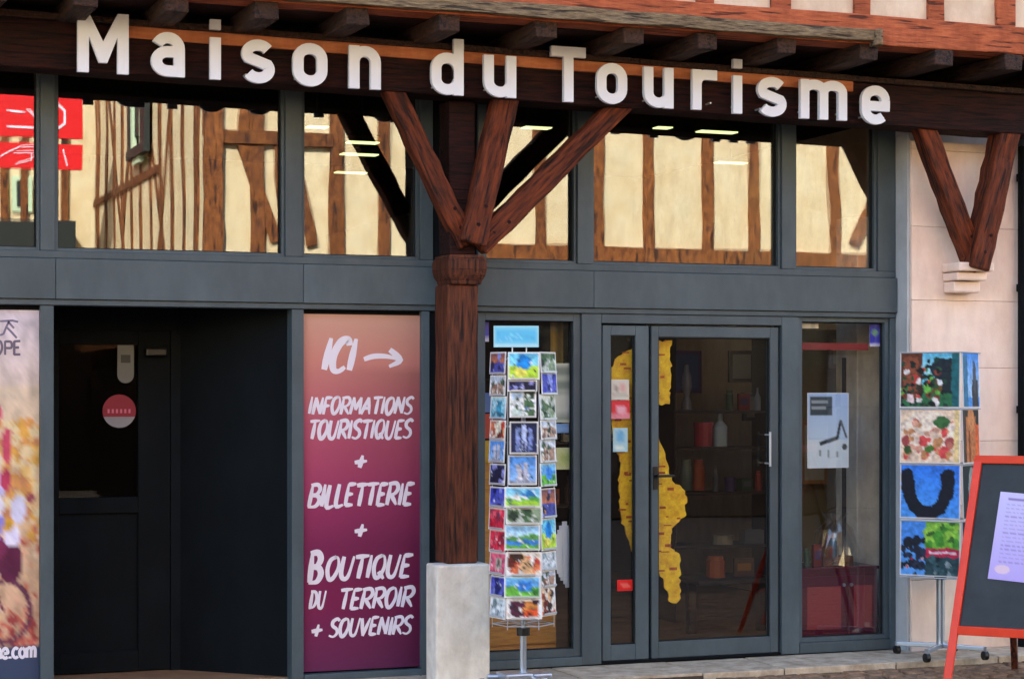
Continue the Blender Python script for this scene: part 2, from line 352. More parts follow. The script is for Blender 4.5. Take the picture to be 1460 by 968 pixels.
# studs of the upper floor and the panels' rails
for k, u in enumerate([1440, 1340, 1234, 1119, 1010, 905, 800, 690, 580, 470, 360, 250, 140, 30, -90]):
    xx = X(u, -1.0); wdt = .11+.03*(k % 3 == 0)
    MB().bar((xx, -.935, 4.105), (xx+random.uniform(-.02, .02), -.935, 6.6), wdt, .05, up=(0, 1, 0), seg=8, jit=.005).build('stud', 'orange', B, .004)
for zz in (6.7, 9.0):
    MB().bar((XL, -.93, zz), (XR, -.93, zz), .1, .2, seg=14, jit=.006).build('rail', 'orange', B, .006)
for k in range(14):
    xx = XL+.4+k*.72
    if k in (3, 7, 11): continue
    MB().bar((xx, -.935, 6.8), (xx, -.935, 8.9), .14, .05, up=(0, 1, 0), seg=6, jit=.005).build('stud', 'orange', B, .004)
for k in (3, 7, 11):
    xx = XL+.4+k*.72
    f = MB().box(xx-.45, xx-.38, -1.0, -.9, 7.1, 8.6).box(xx+.38, xx+.45, -1.0, -.9, 7.1, 8.6).box(xx-.38, xx+.38, -1.0, -.9, 7.1, 7.17).box(xx-.38, xx+.38, -1.0, -.9, 8.53, 8.6).box(xx-.03, xx+.03, -.995, -.94, 7.17, 8.53).build('window', 'green_frame', B)
    box('pane', 'glass_dark', xx-.38, xx+.38, -.96, -.95, 7.17, 8.53, f); 
# main oak beam with a salmon strip along its top front edge
box('header', 'frame_dark', XL, XD, -.005, .12, 3.782, 3.92, B)
ZBM = lambda x: 3.55-(x-2.1)*.0115
MB().bar((XL, -.375, ZBM(XL)+.135), (XR+.4, -.375, ZBM(XR+.4)+.135), .25, .27, seg=26, jit=.005).build('oak_beam', 'beam', B, .012)
SA, SB = X(182, -.5), X(1215, -.5)
MB().bar((SA, -.505, ZBM(SA)+.236), (SB, -.505, ZBM(SB)+.236), .018, .068, seg=18, jit=.002).build('painted_strip', 'strip', B, .003)
MB().bar((XL, -.40, ZBM(XL)+.289), (XR+.4, -.40, ZBM(XR+.4)+.289), .27, .036, seg=30, jit=.004).build('beam_plate', 'joist', B, .005)
# posts and braces
px0, px1 = X(638, -.40), X(682, -.40)
box('post_base', 'base', X(622, -.46), X(699, -.46), -.46, -.26, -.06, .70, B, .012)
pm = (px0+px1)/2
MB().bar((pm, -.28, .70), (pm, -.28, 2.40), px1-px0, .24, up=(0, 1, 0), seg=14, jit=.003).build('post', 'post', B, .012)
cap = MB()
zs = [(2.40, .19, .26), (2.425, .205, .27), (2.45, .235, .29), (2.49, .25, .31), (2.545, .25, .31), (2.56, .235, .29), (2.58, .22, .28)]
for a, b in zip(zs[:-1], zs[1:]):
    cap.bar((pm+.015, -.29, a[0]), (pm+.015, -.29, b[0]), a[1], a[2], up=(0, 1, 0), w2=b[1], h2=b[2])
cap.build('post_capital', 'post', B, .004)
MB().bar((pm, -.29, 2.58), (pm, -.29, 3.52), .17, .2, up=(0, 1, 0), seg=8, jit=.004).build('post_head', 'beam', B, .01)
def brace(a, b, w_, h_, m='brace', par=B):
    d = b-a; L = d.length; o = MB().bar((0, 0, 0), (0, 0, L), w_, h_, up=(0, 1, 0), seg=12, jit=.006).build('brace', m, par, .014)
    dz = d.normalized(); dx = Vector((0, 1, 0)).cross(dz).normalized(); dy = dz.cross(dx)
    o.matrix_basis = Matrix.Translation(a) @ Matrix((dx, dy, dz)).transposed().to_4x4(); 
    pg = MB().cyl((0, -h_/2-.004, .12), (0, h_/2, .12), .012, 10).cyl((.02, -h_/2-.004, .24), (.02, h_/2, .24), .012, 10).build('peg', 'beam', o)
    return o
brace(P(664, 350, -.36), P(556, 124, -.43), .125, .11)
brace(P(680, 352, -.385), P(893, 141, -.425), .135, .12)
brace(P(672, 348, -.42), P(722, 130, -.432), .165, .105)
brace(P(1391, 384, -.30), P(1311, 170, -.41), .13, .13)
brace(P(1390, 384, -.36), P(1436, 174, -.415), .16, .15)
# ---- shopfront frame members
FY0, FY1 = -.02, .10
def fr(x0, x1, z0, z1, y0=FY0, y1=FY1, m='frame', nm='frame_member'): return box(nm, m, x0, x1, y0, y1, z0, z1, B, .004)
sx_ = [XL, X(78), X(430), X(640), X(843), XD-.002]
for a_, b_ in zip(sx_[:-1], sx_[1:]): fr(a_+.0012, b_-.0012, Zb0, Zb1-.045, -.045, .10, nm='transom_band')
box('band_backing', 'gasket', XL, XD-.003, -.038, .09, Zb0+.002, Zb1-.047, B)
fr(XL, XD-.004, Zb1-.043, Zb1, -.025, .10, nm='transom_cap')
fr(XL, XD-.004, Zb0-.035, Zb0-.002, -.03, .10, nm='transom_lip')
ZT = 3.78
for (u0, u1, nm) in ((57, 78, 'mullion'), (406, 430, 'mullion'), (598, 616, 'mullion'), (680, 690, 'mullion'), (822, 843, 'mullion'), (1113, 1132, 'mullion'), (1250, 1275, 'mullion')):
    fr(X(u0), X(u1), Zb1+.001, ZT-.001, nm=nm)
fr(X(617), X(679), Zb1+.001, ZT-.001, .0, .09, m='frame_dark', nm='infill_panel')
fr(X(-320), X(-300), Zb1+.001, ZT-.001, nm='mullion')
def pane(x0, x1, z0, z1, par, m='glass', y=GLASS_Y):
    return box('pane', m, x0, x1, y, y+.006, z0, z1, par)
def window(x0, x1, z0, z1, fw=.028, m='glass', y0=.0, y1=.075, fm='frame'):
    w_ = MB().box(x0, x0+fw, y0, y1, z0, z1).box(x1-fw, x1, y0, y1, z0, z1).box(x0+fw, x1-fw, y0, y1, z0, z0+fw).box(x0+fw, x1-fw, y0, y1, z1-fw, z1).build('window', fm, B, .002)
    a, b, c, d = x0+fw, x1-fw, z0+fw, z1-fw; e = .007
    MB().box(a, a+e, .03, GLASS_Y-.001, c, d).box(b-e, b, .03, GLASS_Y-.001, c, d).box(a+e, b-e, .03, GLASS_Y-.001, c, c+e).box(a+e, b-e, .03, GLASS_Y-.001, d-e, d).build('gasket', 'gasket', w_)
    pane(a, b, c, d, w_, m); return w_
for (u0, u1) in ((-300, 57), (78, 406), (430, 598), (690, 822), (843, 1113), (1132, 1250)):
    window(X(u0)+.001, X(u1)-.001, Zb1+.001, ZT-.001, .018)
ZL = Zb0-.036
for (u0, u1) in ((57, 76), (415, 432), (600, 611), (828, 856), (1113, 1138), (1267, 1275)):
    fr(X(u0), X(u1), -.03 if u0 < 700 else -.012, ZL-.001, nm='upright')
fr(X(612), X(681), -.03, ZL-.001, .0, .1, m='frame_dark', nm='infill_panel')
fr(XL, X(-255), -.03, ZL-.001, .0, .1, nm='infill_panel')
# poster cases
fr(X(-254), X(57)-.001, -.03, .03, nm='case_rail'); fr(X(433), X(600)-.001, -.03, .018, nm='case_rail')
box('case_back', 'frame_dark', X(-254), X(57)-.001, .03, .1, .031, ZL-.001, B)
box('case_back', 'frame_dark', X(432)+.001, X(600)-.001, .03, .1, .031, ZL-.001, B)
# window by the postcards
wA = window(X(681)+.001, X(828)-.001, .045, ZL-.001, .05, 'glass_low')
fr(X(683), X(828)-.001, -.012, .044, -.03, .1, nm='sill')
wC = window(X(1138)+.001, X(1267)-.001, .06, ZL-.001, .03, 'glass_low')
fr(X(1138)+.001, X(1267)-.001, -.012, .059, -.025, .1, nm='sill')
# shop door: fixed head, side leaf and main leaf
fr(X(856)+.001, X(1113)-.001, 2.19, ZL-.001, nm='door_head')
def leaf(u0, u1, g0, g1, zg0, zg1, y0, nm):
    x0, x1, a, b = X(u0), X(u1), X(g0), X(g1)
    l = MB().box(x0, a, y0, y0+.06, .004, 2.178).box(b, x1, y0, y0+.06, .004, 2.178).box(a, b, y0, y0+.06, .004, zg0).box(a, b, y0, y0+.06, zg1, 2.178).build(nm, 'frame', B, .004)
    box('pane', 'glass_low', a, b, y0+.03, y0+.036, zg0, zg1, l)
    MB().box(a, a+.008, y0+.012, y0+.029, zg0, zg1).box(b-.008, b, y0+.012, y0+.029, zg0, zg1).box(a+.008, b-.008, y0+.012, y0+.029, zg0, zg0+.008).box(a+.008, b-.008, y0+.012, y0+.029, zg1-.008, zg1).build('glazing_bead', 'gasket', l)
    return l
leaf(859, 925, 871, 906, .105, 2.113, .0, 'side_leaf')
door = leaf(929, 1110, 939, 1098, .112, 2.105, .0, 'door')
box('threshold', 'frame_dark', X(857), X(1112), -.01, .1, -.012, .003, B)
h = MB(); hx = X(934); hz = Z(934, 678)
h.box(hx-.016, hx+.016, -.008, .0, hz-.09, hz+.06).cyl((hx, -.01, hz), (hx, -.06, hz), .009).cyl((hx-.005, -.055, hz), (hx+.11, -.055, hz), .009)
h.build('handle', 'black', door)
h2 = MB().cyl((X(1093), -.05, 1.25), (X(1093), -.05, 1.48), .008).cyl((X(1093), -.05, 1.27), (X(1093), .02, 1.27), .006).cyl((X(1093), -.05, 1.46), (X(1093), .02, 1.46), .006)
h2.build('pull_bar', 'wire', door)
# ---- recessed entrance
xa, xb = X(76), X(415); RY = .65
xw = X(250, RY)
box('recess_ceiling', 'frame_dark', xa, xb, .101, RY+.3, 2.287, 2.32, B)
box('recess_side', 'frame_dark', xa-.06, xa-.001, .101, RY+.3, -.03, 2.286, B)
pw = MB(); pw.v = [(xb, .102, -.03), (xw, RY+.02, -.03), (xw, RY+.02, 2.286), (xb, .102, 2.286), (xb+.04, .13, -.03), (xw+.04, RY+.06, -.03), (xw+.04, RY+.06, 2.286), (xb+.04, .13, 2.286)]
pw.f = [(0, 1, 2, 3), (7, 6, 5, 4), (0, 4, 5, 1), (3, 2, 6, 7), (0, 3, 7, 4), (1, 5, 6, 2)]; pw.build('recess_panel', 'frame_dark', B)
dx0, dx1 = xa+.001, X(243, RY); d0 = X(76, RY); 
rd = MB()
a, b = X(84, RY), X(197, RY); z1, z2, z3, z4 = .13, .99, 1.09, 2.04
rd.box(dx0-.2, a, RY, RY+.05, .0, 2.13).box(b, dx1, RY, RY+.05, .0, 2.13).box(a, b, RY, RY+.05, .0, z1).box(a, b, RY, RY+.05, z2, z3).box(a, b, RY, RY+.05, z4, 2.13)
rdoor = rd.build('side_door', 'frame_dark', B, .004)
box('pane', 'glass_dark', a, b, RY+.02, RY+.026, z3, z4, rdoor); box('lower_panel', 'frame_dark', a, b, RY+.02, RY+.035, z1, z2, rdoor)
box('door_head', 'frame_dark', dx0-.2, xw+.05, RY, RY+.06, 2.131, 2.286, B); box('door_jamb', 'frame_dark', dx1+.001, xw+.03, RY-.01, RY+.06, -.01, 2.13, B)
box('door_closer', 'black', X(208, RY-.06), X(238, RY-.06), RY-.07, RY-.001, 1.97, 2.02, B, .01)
box('recess_floor', 'slab', xa, xb, -.049, RY+.3, -.029, -.012, pav)
# ---- stone pier at the right
px_0, px_1 = X(1300, -.18), XR
zz = -.05; k = 0
while zz < 3.44:
    hh = min([.52, .5, .44, .5, .46, .5, .52, .5][k], 3.45-zz)
    box('stone_block', 'pier', px_0, px_1, -.18+random.uniform(-.0015, .0015), .12, zz+.001, zz+hh-.001, B, .003); zz += hh; k += 1
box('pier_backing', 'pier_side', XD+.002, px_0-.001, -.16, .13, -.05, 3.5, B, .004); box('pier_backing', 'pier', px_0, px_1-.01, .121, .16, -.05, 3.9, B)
cb = MB()
for (za, zb_, x0_, yo) in ((2.56, 2.62, .0, -.40), (2.50, 2.555, .03, -.36), (2.42, 2.495, .05, -.31)):
    cb.box(X(1362, -.35)+x0_*.3, X(1412, -.35)-x0_, yo, -.181, za, zb_)
cb.build('corbel', 'pier', B, .012)
# ---- room behind
box('room_floor', 'room_floor', XL, XR, .101, 6, -.03, -.005, B)
box('room_ceiling', 'ceiling', XL, XR, .121, 6, 3.85, 3.9, B)
box('room_wall', 'room', XL, XR, 6, 6.1, 0, 3.85, B)
box('room_partition', 'room', X(611), X(640), .11, 2.4, 0, 2.9, B)
box('interior_column', 'base', X(1222, .55), X(1262, .55), .55, .85, -.004, 3.0, B, .01)

# ---- next house to the right
NB = thing('neighbour_house', 'grey rendered house joining the tourist office beyond the drainpipe', 'building')
box('wall', 'frame', XR+.21, 16, -.05, 9, -.05, 9.5, NB)
box('rail', 'grey_wood', XR+.45, 16, -.12, -.051, 3.6, 3.8, NB)
for k in range(3):
    box('window', 'green_frame', XR+1.2+k*2.2, XR+2.1+k*2.2, -.09, -.051, 4.9, 6.4, NB)
dp = MB().cyl((X(1460, -.24), -.24, -.02), (X(1460, -.24), -.24, 3.44), .042, 14)
for q in (.6, 1.6, 2.44, 3.2): dp.cyl((X(1460, -.24), -.24, q), (X(1460, -.24), -.24, q+.05), .052, 14)
tag(dp.build('drainpipe', M['frame_dark']), 'dark grey drainpipe running down the right edge of the cream stone pier', 'drainpipe')

# ------------------------------------------------------------------ sign over the beam: monoline letters
CAP, XH, SWD = .337, .252, .063
def arc(cx, cz, rx, rz, a0, a1, n=12): return [(cx+rx*math.cos(R(a0+(a1-a0)*i/n)), cz+rz*math.sin(R(a0+(a1-a0)*i/n))) for i in range(n+1)]
def glyph(ch, W):
    hs = SWD/2; L, Rr, Bt, T = hs, W-hs, hs, XH-hs; mid = W/2; rx = (Rr-L)/2; rz = min(.062, rx*1.2); S = []
    c = False
    oval = arc(mid, T-rz, rx, rz, 180, 0)+arc(mid, Bt+rz, rx, rz, 0, -180)
    if ch == 'o': S = [(oval, True)]
    elif ch == 'd': S = [(oval, True), ([(Rr, 0), (Rr, CAP)], False)]
    elif ch == 'n': S = [([(L, 0), (L, XH)], False), (arc(mid, T-rz, rx, rz, 180, 0)+[(Rr, 0)], False)]
    elif ch == 'u': S = [([(Rr, 0), (Rr, XH)], False), ([(L, XH)]+arc(mid, Bt+rz, rx, rz, 180, 360), False)]
    elif ch == 'i': S = [([(mid, 0), (mid, XH-.012)], False), ([(mid, CAP-.052), (mid, CAP+.006)], False)]
    elif ch == 'r': S = [([(L, 0), (L, XH)], False), (arc(L+.06, T-.06, .06, .06, 180, 90, 8)+[(W, T)], False)]
    elif ch == 'm':
        q = (Rr-L)/2; S = [([(L, 0), (L, XH)], False), (arc(L+q/2, T-.045, q/2, .045, 180, 0)+[(L+q, 0)], False), (arc(L+q*1.5, T-.045, q/2, .045, 180, 0)+[(Rr, 0)], False)]
    elif ch == 'a':
        zt = .56*XH; S = [(arc(mid, T-rz, rx, rz, 158, 0)+[(Rr, 0)], False), ([(Rr, zt)]+arc(mid*.98, (zt+Bt)/2, rx*.98, (zt-Bt)/2, 90, 270, 14)+[(Rr, Bt)], False)]
    elif ch == 'e':
        zm = XH*.47; S = [(arc(mid, T-rz, rx, rz, 0, 180)+arc(mid, Bt+rz, rx, rz, 180, 318), False), ([(L, zm), (Rr+hs*.98, zm)], False), ([(Rr, zm-.01), (Rr, T-rz+.001)], False)]
    elif ch == 's':
        q = (T-Bt)/4*1.04; S = [(arc(mid, T-q, rx, q, 30, 212, 14)+arc(mid, Bt+q, rx, q, 32, -150, 14), False)]
    elif ch == 'T': S = [([(0, CAP-hs), (W, CAP-hs)], False), ([(mid, 0), (mid, CAP-SWD+.002)], False)]
    return S
sign = thing('shop_sign', 'white raised letters reading Maison du Tourisme along the dark oak beam', 'sign')
LET = [('M', 108, 183, 105), ('a', 213, 263, 110), ('i', 296, 315, 114), ('s', 342, 391, 119.5), ('o', 415, 466, 124), ('n', 495, 542, 127.5),
       ('d', 612, 660, 136), ('u', 687, 735, 139.5), ('T', 783, 834, 146), ('o', 848, 893, 149), ('u', 915, 959, 154.5), ('r', 984, 1021, 157.5),
       ('i', 1041, 1058, 162.5), ('s', 1077, 1120, 167), ('m', 1138, 1206, 171), ('e', 1225, 1267, 178)]
YS = -.575
for (ch, u0, u1, vb) in LET:
    x0 = X(u0+2, YS); W = X(u1, YS)-x0; zb = Z(u0+2, vb, YS)+.0; mb = MB()
    mid_z = Z((u0+u1)/2, vb, YS)
    if ch == 'M':
        s_, c_ = SWD, CAP
        pts = [(0, 0), (0, c_), (s_*.98, c_), (W/2, .52*c_), (W-s_*.98, c_), (W, c_), (W, 0), (W-s_, 0), (W-s_, .60*c_), (W/2+s_*.36, .17*c_), (W/2-s_*.36, .17*c_), (s_, .60*c_), (s_, 0)]
        mb.prism(pts, -.015, .015)
    else:
        for k, (pts, cl) in enumerate(glyph(ch, W)):
            mb.ribbon(pts, SWD, -.015-k*.0008, .015-k*.0008, cl)
    mb.v = [(a+x0, b+YS, c+mid_z) for (a, b, c) in mb.v]
    o = mb.build('letter_i' if False else 'letter', 'white', sign)
    pins = MB()
    for q in ((W/2,) if ch in 'Ti' else (SWD/2, W-SWD/2)): pins.cyl((x0+q, YS+.012, mid_z+.05), (x0+q, -.49, mid_z+.05), .006, 6)
    pins.build('letter_pin', 'wire', sign)

# ------------------------------------------------------------------ brush lettering
G = {
 'A': (.62, [[(.0, 0), (.3, 1)], [(.3, 1), (.52, 0)], [(.12, .35), (.46, .35)]]),
 'B': (.6, [[(.08, 0), (.1, 1)], [(.02, .97), (.35, 1), (.5, .8), (.38, .58), (.12, .52)], [(.12, .52), (.42, .5), (.56, .28), (.4, .02), (.02, 0)]]),
 'C': (.58, [[(.52, .82), (.42, 1), (.2, .92), (.06, .5), (.14, .08), (.34, .0), (.52, .14)]]),
 'D': (.6, [[(.1, 0), (.12, .95)], [(.0, .95), (.36, .9), (.52, .5), (.36, .1), (.0, 0)]]),
 'E': (.52, [[(.1, 0), (.1, 1)], [(.1, .97), (.48, 1)], [(.1, .52), (.4, .54)], [(.08, .03), (.48, .04)]]),
 'F': (.5, [[(.1, 0), (.1, 1)], [(.08, .97), (.48, 1)], [(.1, .5), (.4, .52)]]),
 'I': (.26, [[(.12, 0), (.12, 1)]]),
 'L': (.48, [[(.1, 1), (.1, .03), (.46, .05)]]),
 'M': (.74, [[(.06, 0), (.12, 1)], [(.12, 1), (.34, .25)], [(.34, .25), (.58, 1)], [(.58, 1), (.64, 0)]]),
 'N': (.62, [[(.08, 0), (.1, 1)], [(.1, 1), (.5, .02)], [(.5, .02), (.52, 1)]]),
 'O': (.6, [[(.34, 1), (.12, .86), (.06, .45), (.2, .03), (.38, .08), (.52, .5), (.44, .92), (.28, 1)]]),
 'Q': (.62, [[(.34, 1), (.12, .86), (.06, .45), (.2, .03), (.38, .08), (.52, .5), (.44, .92), (.28, 1)], [(.3, .28), (.58, -.05)]]),
 'R': (.6, [[(.08, 0), (.1, 1)], [(.0, .96), (.38, 1), (.52, .76), (.38, .52), (.12, .48)], [(.22, .48), (.56, 0)]]),
 'S': (.54, [[(.5, .88), (.34, 1), (.12, .86), (.14, .62), (.4, .42), (.46, .18), (.28, .0), (.02, .08)]]),
 'T': (.56, [[(.28, 0), (.3, .97)], [(.0, .95), (.58, 1)]]),
 'U': (.6, [[(.08, 1), (.08, .3), (.22, .02), (.42, .14), (.52, 1)]]),
 'V': (.56, [[(.04, 1), (.24, 0)], [(.24, 0), (.52, 1)]]),
 '+': (.6, [[(.06, .42), (.54, .5)], [(.28, .12), (.34, .82)]]),
 '>': (1.2, [[(.0, .45), (.3, .56), (.7, .56), (1.1, .45)], [(.8, .8), (1.12, .44), (.78, .2)]]),
 'P': (.56, [[(.1, 0), (.1, 1)], [(.1, .95), (.46, .92), (.48, .52), (.1, .5)]]),
 'c': (.5, [[(.44, .6), (.26, .7), (.08, .5), (.08, .2), (.26, .03), (.44, .12)]]),
 'o': (.52, [[(.26, .7), (.08, .5), (.08, .2), (.26, .03), (.44, .2), (.44, .5), (.26, .7)]]),
 'm': (.78, [[(.08, 0), (.08, .7)], [(.08, .5), (.24, .7), (.38, .55), (.38, 0)], [(.38, .5), (.54, .7), (.68, .55), (.68, 0)]]),
 'n': (.52, [[(.08, 0), (.08, .7)], [(.08, .5), (.26, .7), (.42, .55), (.42, 0)]]),
 'e': (.52, [[(.08, .36), (.44, .38), (.4, .62), (.24, .7), (.08, .5), (.08, .18), (.26, .03), (.44, .12)]]),
 '.': (.24, [[(.1, 0), (.1, .14)]]), ' ': (.34, []),
}
def crom(p, n=5):
    if len(p) < 3: return [tuple(Vector(p[0]).lerp(Vector(p[1]), i/4)) for i in range(5)]
    q = [p[0]]+list(p)+[p[-1]]; out = []
    for i in range(1, len(q)-2):
        a, b, c, d = (Vector(k) for k in q[i-1:i+3])
        for j in range(n):
            t = j/n; out.append(tuple(.5*((2*b)+(c-a)*t+(2*a-5*b+4*c-d)*t*t+(3*b-a-3*c+d)*t**3)))
    out.append(tuple(p[-1])); return out
def brush(mb, txt, x0, x1, z0, z1, y, wt=.17, slant=.2, tp=True, wob=.03):
    tot = sum(G[c][0] for c in txt)+slant*.9; hh = z1-z0; sx = (x1-x0)/tot; cx = 0; k = 0
    for c in txt:
        wd, st = G[c]; dz = random.uniform(-wob, wob)
        for s in st:
            pts = [(x0+(cx+p[0]+slant*p[1])*sx, z0+(p[1]+dz)*hh) for p in crom(s)]
            k += 1
            mb.ribbon(pts, wt*hh*random.uniform(.9, 1.1), y-.0002*(k % 7)-.0004, y-.0002*(k % 7)-.0001, False, (lambda t: .72+.5*math.sin(math.pi*min(1, t*1.1+.1))**.6 if t < .96 else .6) if tp else None)
        cx += wd
# poster 'ICI'
im = Img(24, 72, 'c07a70')
tt = im.Y[..., None]; xs = im.X[..., None]
stops = [(0, 'c89a88'), (.12, 'c88478'), (.3, 'b8586c'), (.5, 'a03864'), (.65, '7c2452'), (.8, '7c1e4c'), (1, '642650')]
for (a, c0), (b, c1) in zip(stops[:-1], stops[1:]): im.grad(a, b+.001, c0, c1)
im.a *= (1.12-.3*xs*(tt > .15)-.12*xs)
pI = sheet('directions_poster', X(433, .02), X(599, .02), .022, .03, 2.224, im)
tag(pI, 'plum and salmon vertical poster with white brush lettering starting ICI, beside the dark entrance', 'poster')
YP = .0215
mb = MB()
def tl(txt, u0, u1, v0, v1, wt=.17, slant=.2): 
    um = (u0+u1)/2; brush(mb, txt, X(u0, .02), X(u1, .02), Z(um, v1, .02), Z(um, v0, .02), YP, wt, slant)
tl('ICI', 457, 513, 483, 528, .2, .24); tl('>', 519, 574, 490, 530, .17, 0)
tl('INFORMATIONS', 438, 591, 566, 590, .165); tl('TOURISTIQUES', 438, 590, 599, 625, .165)
tl('+', 502, 527, 645, 670, .22, .1); tl('BILLETTERIE', 438, 592, 690, 721, .165); tl('+', 502, 527, 743, 768, .22, .1)
tl('B', 439, 461, 788, 830, .17, .12); tl('OUTIQUE', 462, 590, 792, 824, .165)
tl('DU', 440, 466, 842, 867, .165); tl('TERROIR', 481, 593, 838, 866, .165)
tl('+', 441, 463, 886, 910, .2, .1); tl('SOUVENIRS', 468, 590, 880, 905, .165)
lt = mb.build('lettering', 'print_white'); lt['kind'] = 'stuff'; lt.parent = pI; lt.matrix_parent_inverse = pI.matrix_world.inverted()
lt.location = -pI.location
# poster with the cyclist
im = Img(96, 150, 'dcc8c8')
im.grad(0, .2, 'd8ccd8', 'dcc6bc').grad(.2, .55, 'dcc6b0', 'd8b080').grad(.55, 1, 'd8b898', 'c89478')
im.blobs(160, ['e0a850', 'd89858', 'e8c078', 'cc8a60', 'e4cca0'], .022, .72, .3, 1, .62)
im.blobs(260, ['c87058', 'e0b890', 'c89070', 'd8a488', 'b85848', 'e8d0b0'], .012, .5, .55, 1, .9)
im.blobs(90, ['a84848', 'c86858', '984040'], .014, .5, .82, 1, .9)
im.blobs(260, ['d8a070', 'e0b890', 'c89070', 'e8d0b0'], .02, 0, .3, .7, .9)
# rider and machine, seen side on: wheels, frame, legs, body, head
for (cx, cy) in ((.83, .80), (.34, .80)):
    for q in range(40):
        a_ = q/40*2*math.pi; im.ell(cx+.125*math.cos(a_), cy+.083*math.sin(a_), .012, .008, '6a3a50')
im.line(.34, .8, .5, .7, .012, '702848').line(.5, .7, .74, .68, .012, '702848').line(.52, .81, .74, .69, .012, '702848').line(.74, .66, .83, .8, .012, '702848')
im.ell(.86, .67, .06, .055, '5c2040').ell(.8, .63, .05, .03, '7a2c50').ell(.87, .6, .04, .028, 'e0d8f4').ell(.84, .57, .035, .02, 'e0a840')
im.ell(.9, .53, .035, .04, 'd8d4ee').ell(.78, .48, .05, .06, 'c8c0ec').ell(.76, .4, .05, .06, 'dcd0e8').ell(.76, .32, .035, .035, 'c86878').ell(.755, .275, .065, .045, 'd0446c').ell(.845, .36, .022, .05, 'cc4c68').ell(.84, .45, .025, .03, 'b83c5c')
im.ell(.79, .56, .04, .05, '9088dc').ell(.8, .52, .03, .03, 'f0e8f8').ell(.955, .5, .02, .012, '984858')
im.warp(.008, 14, .4).noise(.12)
im.rect(0, .895, 1, 1, '3c4864')
px, pw_ = X(57, .02)-.004, X(-253, .02)+.003
pC = sheet('cycling_poster', pw_, px, .022, .032, 2.222, im)
tag(pC, 'pale autumn-leaf poster of a cyclist in a red helmet with dark blue foot band', 'poster')
mb = MB()
brush(mb, 'OPE', X(-9, .02), X(30, .02), Z(15, 506, .02), Z(15, 486, .02), YP, .16, 0, False, 0)
n1 = mb.build('lettering', flat('print_grey', '6c6072')); n1.parent = pC; n1['kind'] = 'stuff'; n1.location = -pC.location
mb = MB()
def zl(u, v): q = P(u, v, .02); return (q.x, q.z)
for s in ([(0, 458), (18, 457), (26, 459)], [(0, 478), (5, 476), (9, 466), (13, 458)], [(10, 467), (17, 474), (24, 482)], [(12, 459), (20, 468)]):
    mb.ribbon([zl(*q) for q in s], .012, YP-.001, YP-.0004)
n3 = mb.build('runner_emblem', flat('print_grey2', '7c7088')); n3.parent = pC; n3.location = -pC.location
mb = MB(); brush(mb, 'ne.com', X(-8, .02), X(52, .02), Z(20, 938, .02), Z(20, 917, .02), YP, .2, 0, False, 0)
n2 = mb.build('web_address', 'print_white'); n2.parent = pC; n2['kind'] = 'stuff'; n2.location = -pC.location

# ------------------------------------------------------------------ stickers and notices
def stick(name, label, cat, u0, u1, v0, v1, y, img, th=.0015, par=None):
    um = (u0+u1)/2; o = sheet(name, X(u0, y), X(u1, y), y, Z(um, v1, y), Z(um, v0, y), img, None, th); return tag(o, label, cat)
def disc(name, label, cat, u, v, y, r, parts):
    mb_ = MB(); c = P(u, v, y)
    top = [(c.x+r*math.cos(R(a_)), c.z+r*math.sin(R(a_))) for a_ in range(-20, 201, 10)]
    bot = [(c.x+r*math.cos(R(a_)), c.z+r*math.sin(R(a_))) for a_ in range(200, 341, 10)]
    o = MB().prism(top, y-.002, y).build(name, flat('sticker_red', '8c1830'), None)
    q = MB().prism(bot, y-.002, y).build('lower_band', flat('sticker_white', '8c8a92'), o)
    l = MB()
    for k in range(6): l.box(c.x-r*.7+k*r*.25, c.x-r*.7+k*r*.25+r*.12, y-.003, y-.0021, c.z-r*.12, c.z+r*.12)
    l.build('lettering', flat('sticker_pink', 'd07088'), o)['kind'] = 'stuff'
    return tag(o, label, cat)
disc('round_sticker', 'round red and white sticker on the dark recessed door', 'sticker', 170, 586, RY+.018, .104, None)
c = P(179, 515, RY+.018); r1, hh = .052, .085
ov = [(c.x+r1*math.cos(R(a_)), c.z+(hh if a_ < 180 else -hh)+r1*math.sin(R(a_))) for a_ in range(0, 361, 15)]
o = MB().prism(ov, RY+.015, RY+.0165).build('oval_sticker', flat('sticker_grey', '707478'), None)
box('picture', flat('sticker_dark', '3a3e44'), c.x-.03, c.x+.03, RY+.0135, RY+.0148, c.z-.01, c.z+.04, o)
tag(o, 'tall rounded grey sticker above the round red one on the recessed door', 'sticker')
# on the window by the spinner
im = Img(16, 30, 'b8beb4').rect(.1, .08, .9, .45, '8c988c').rect(.15, .2, .85, .3, 'b8c0b0').rect(.1, .55, .9, .85, 'd4d8cc').rect(.1, .9, .9, .97, 'a0a898').border('dce0cc', 1)
stick('notice', 'large pale grey-green notice taped inside the glass right of the postcard spinner', 'notice', 780, 820, 518, 602, .062, im)
stick('label_card', 'small light blue label stuck below the grey-green notice', 'label', 787, 811, 604, 617, .062, Img(6, 4, '7ca8dc').rect(0, .5, 1, .8, 'a8c8ec'))
stick('paper_note', 'small pale yellow note on the window glass above the white brochures', 'notice', 793, 819, 638, 669, .062, Img(8, 9, 'd4dc94').rect(.2, .3, .8, .7, 'c0d07c').noise(.15).border('dce0a8'))
stick('purple_sticker', 'purple blue sticker in the top left corner of the window behind the spinner', 'sticker', 683, 697, 449, 487, .062, Img(5, 12, '6460c8').rect(0, .86, 1, 1, 'e4dcf0').noise(.1))
stick('brown_banner', 'narrow brown striped banner hanging inside above the grey-green notice', 'banner', 785, 803, 450, 518, .25, Img(8, 20, '8c7434').rect(.1, 0, .4, 1, 'b8984c').rect(.6, 0, .8, 1, '5c4828').noise(.3))
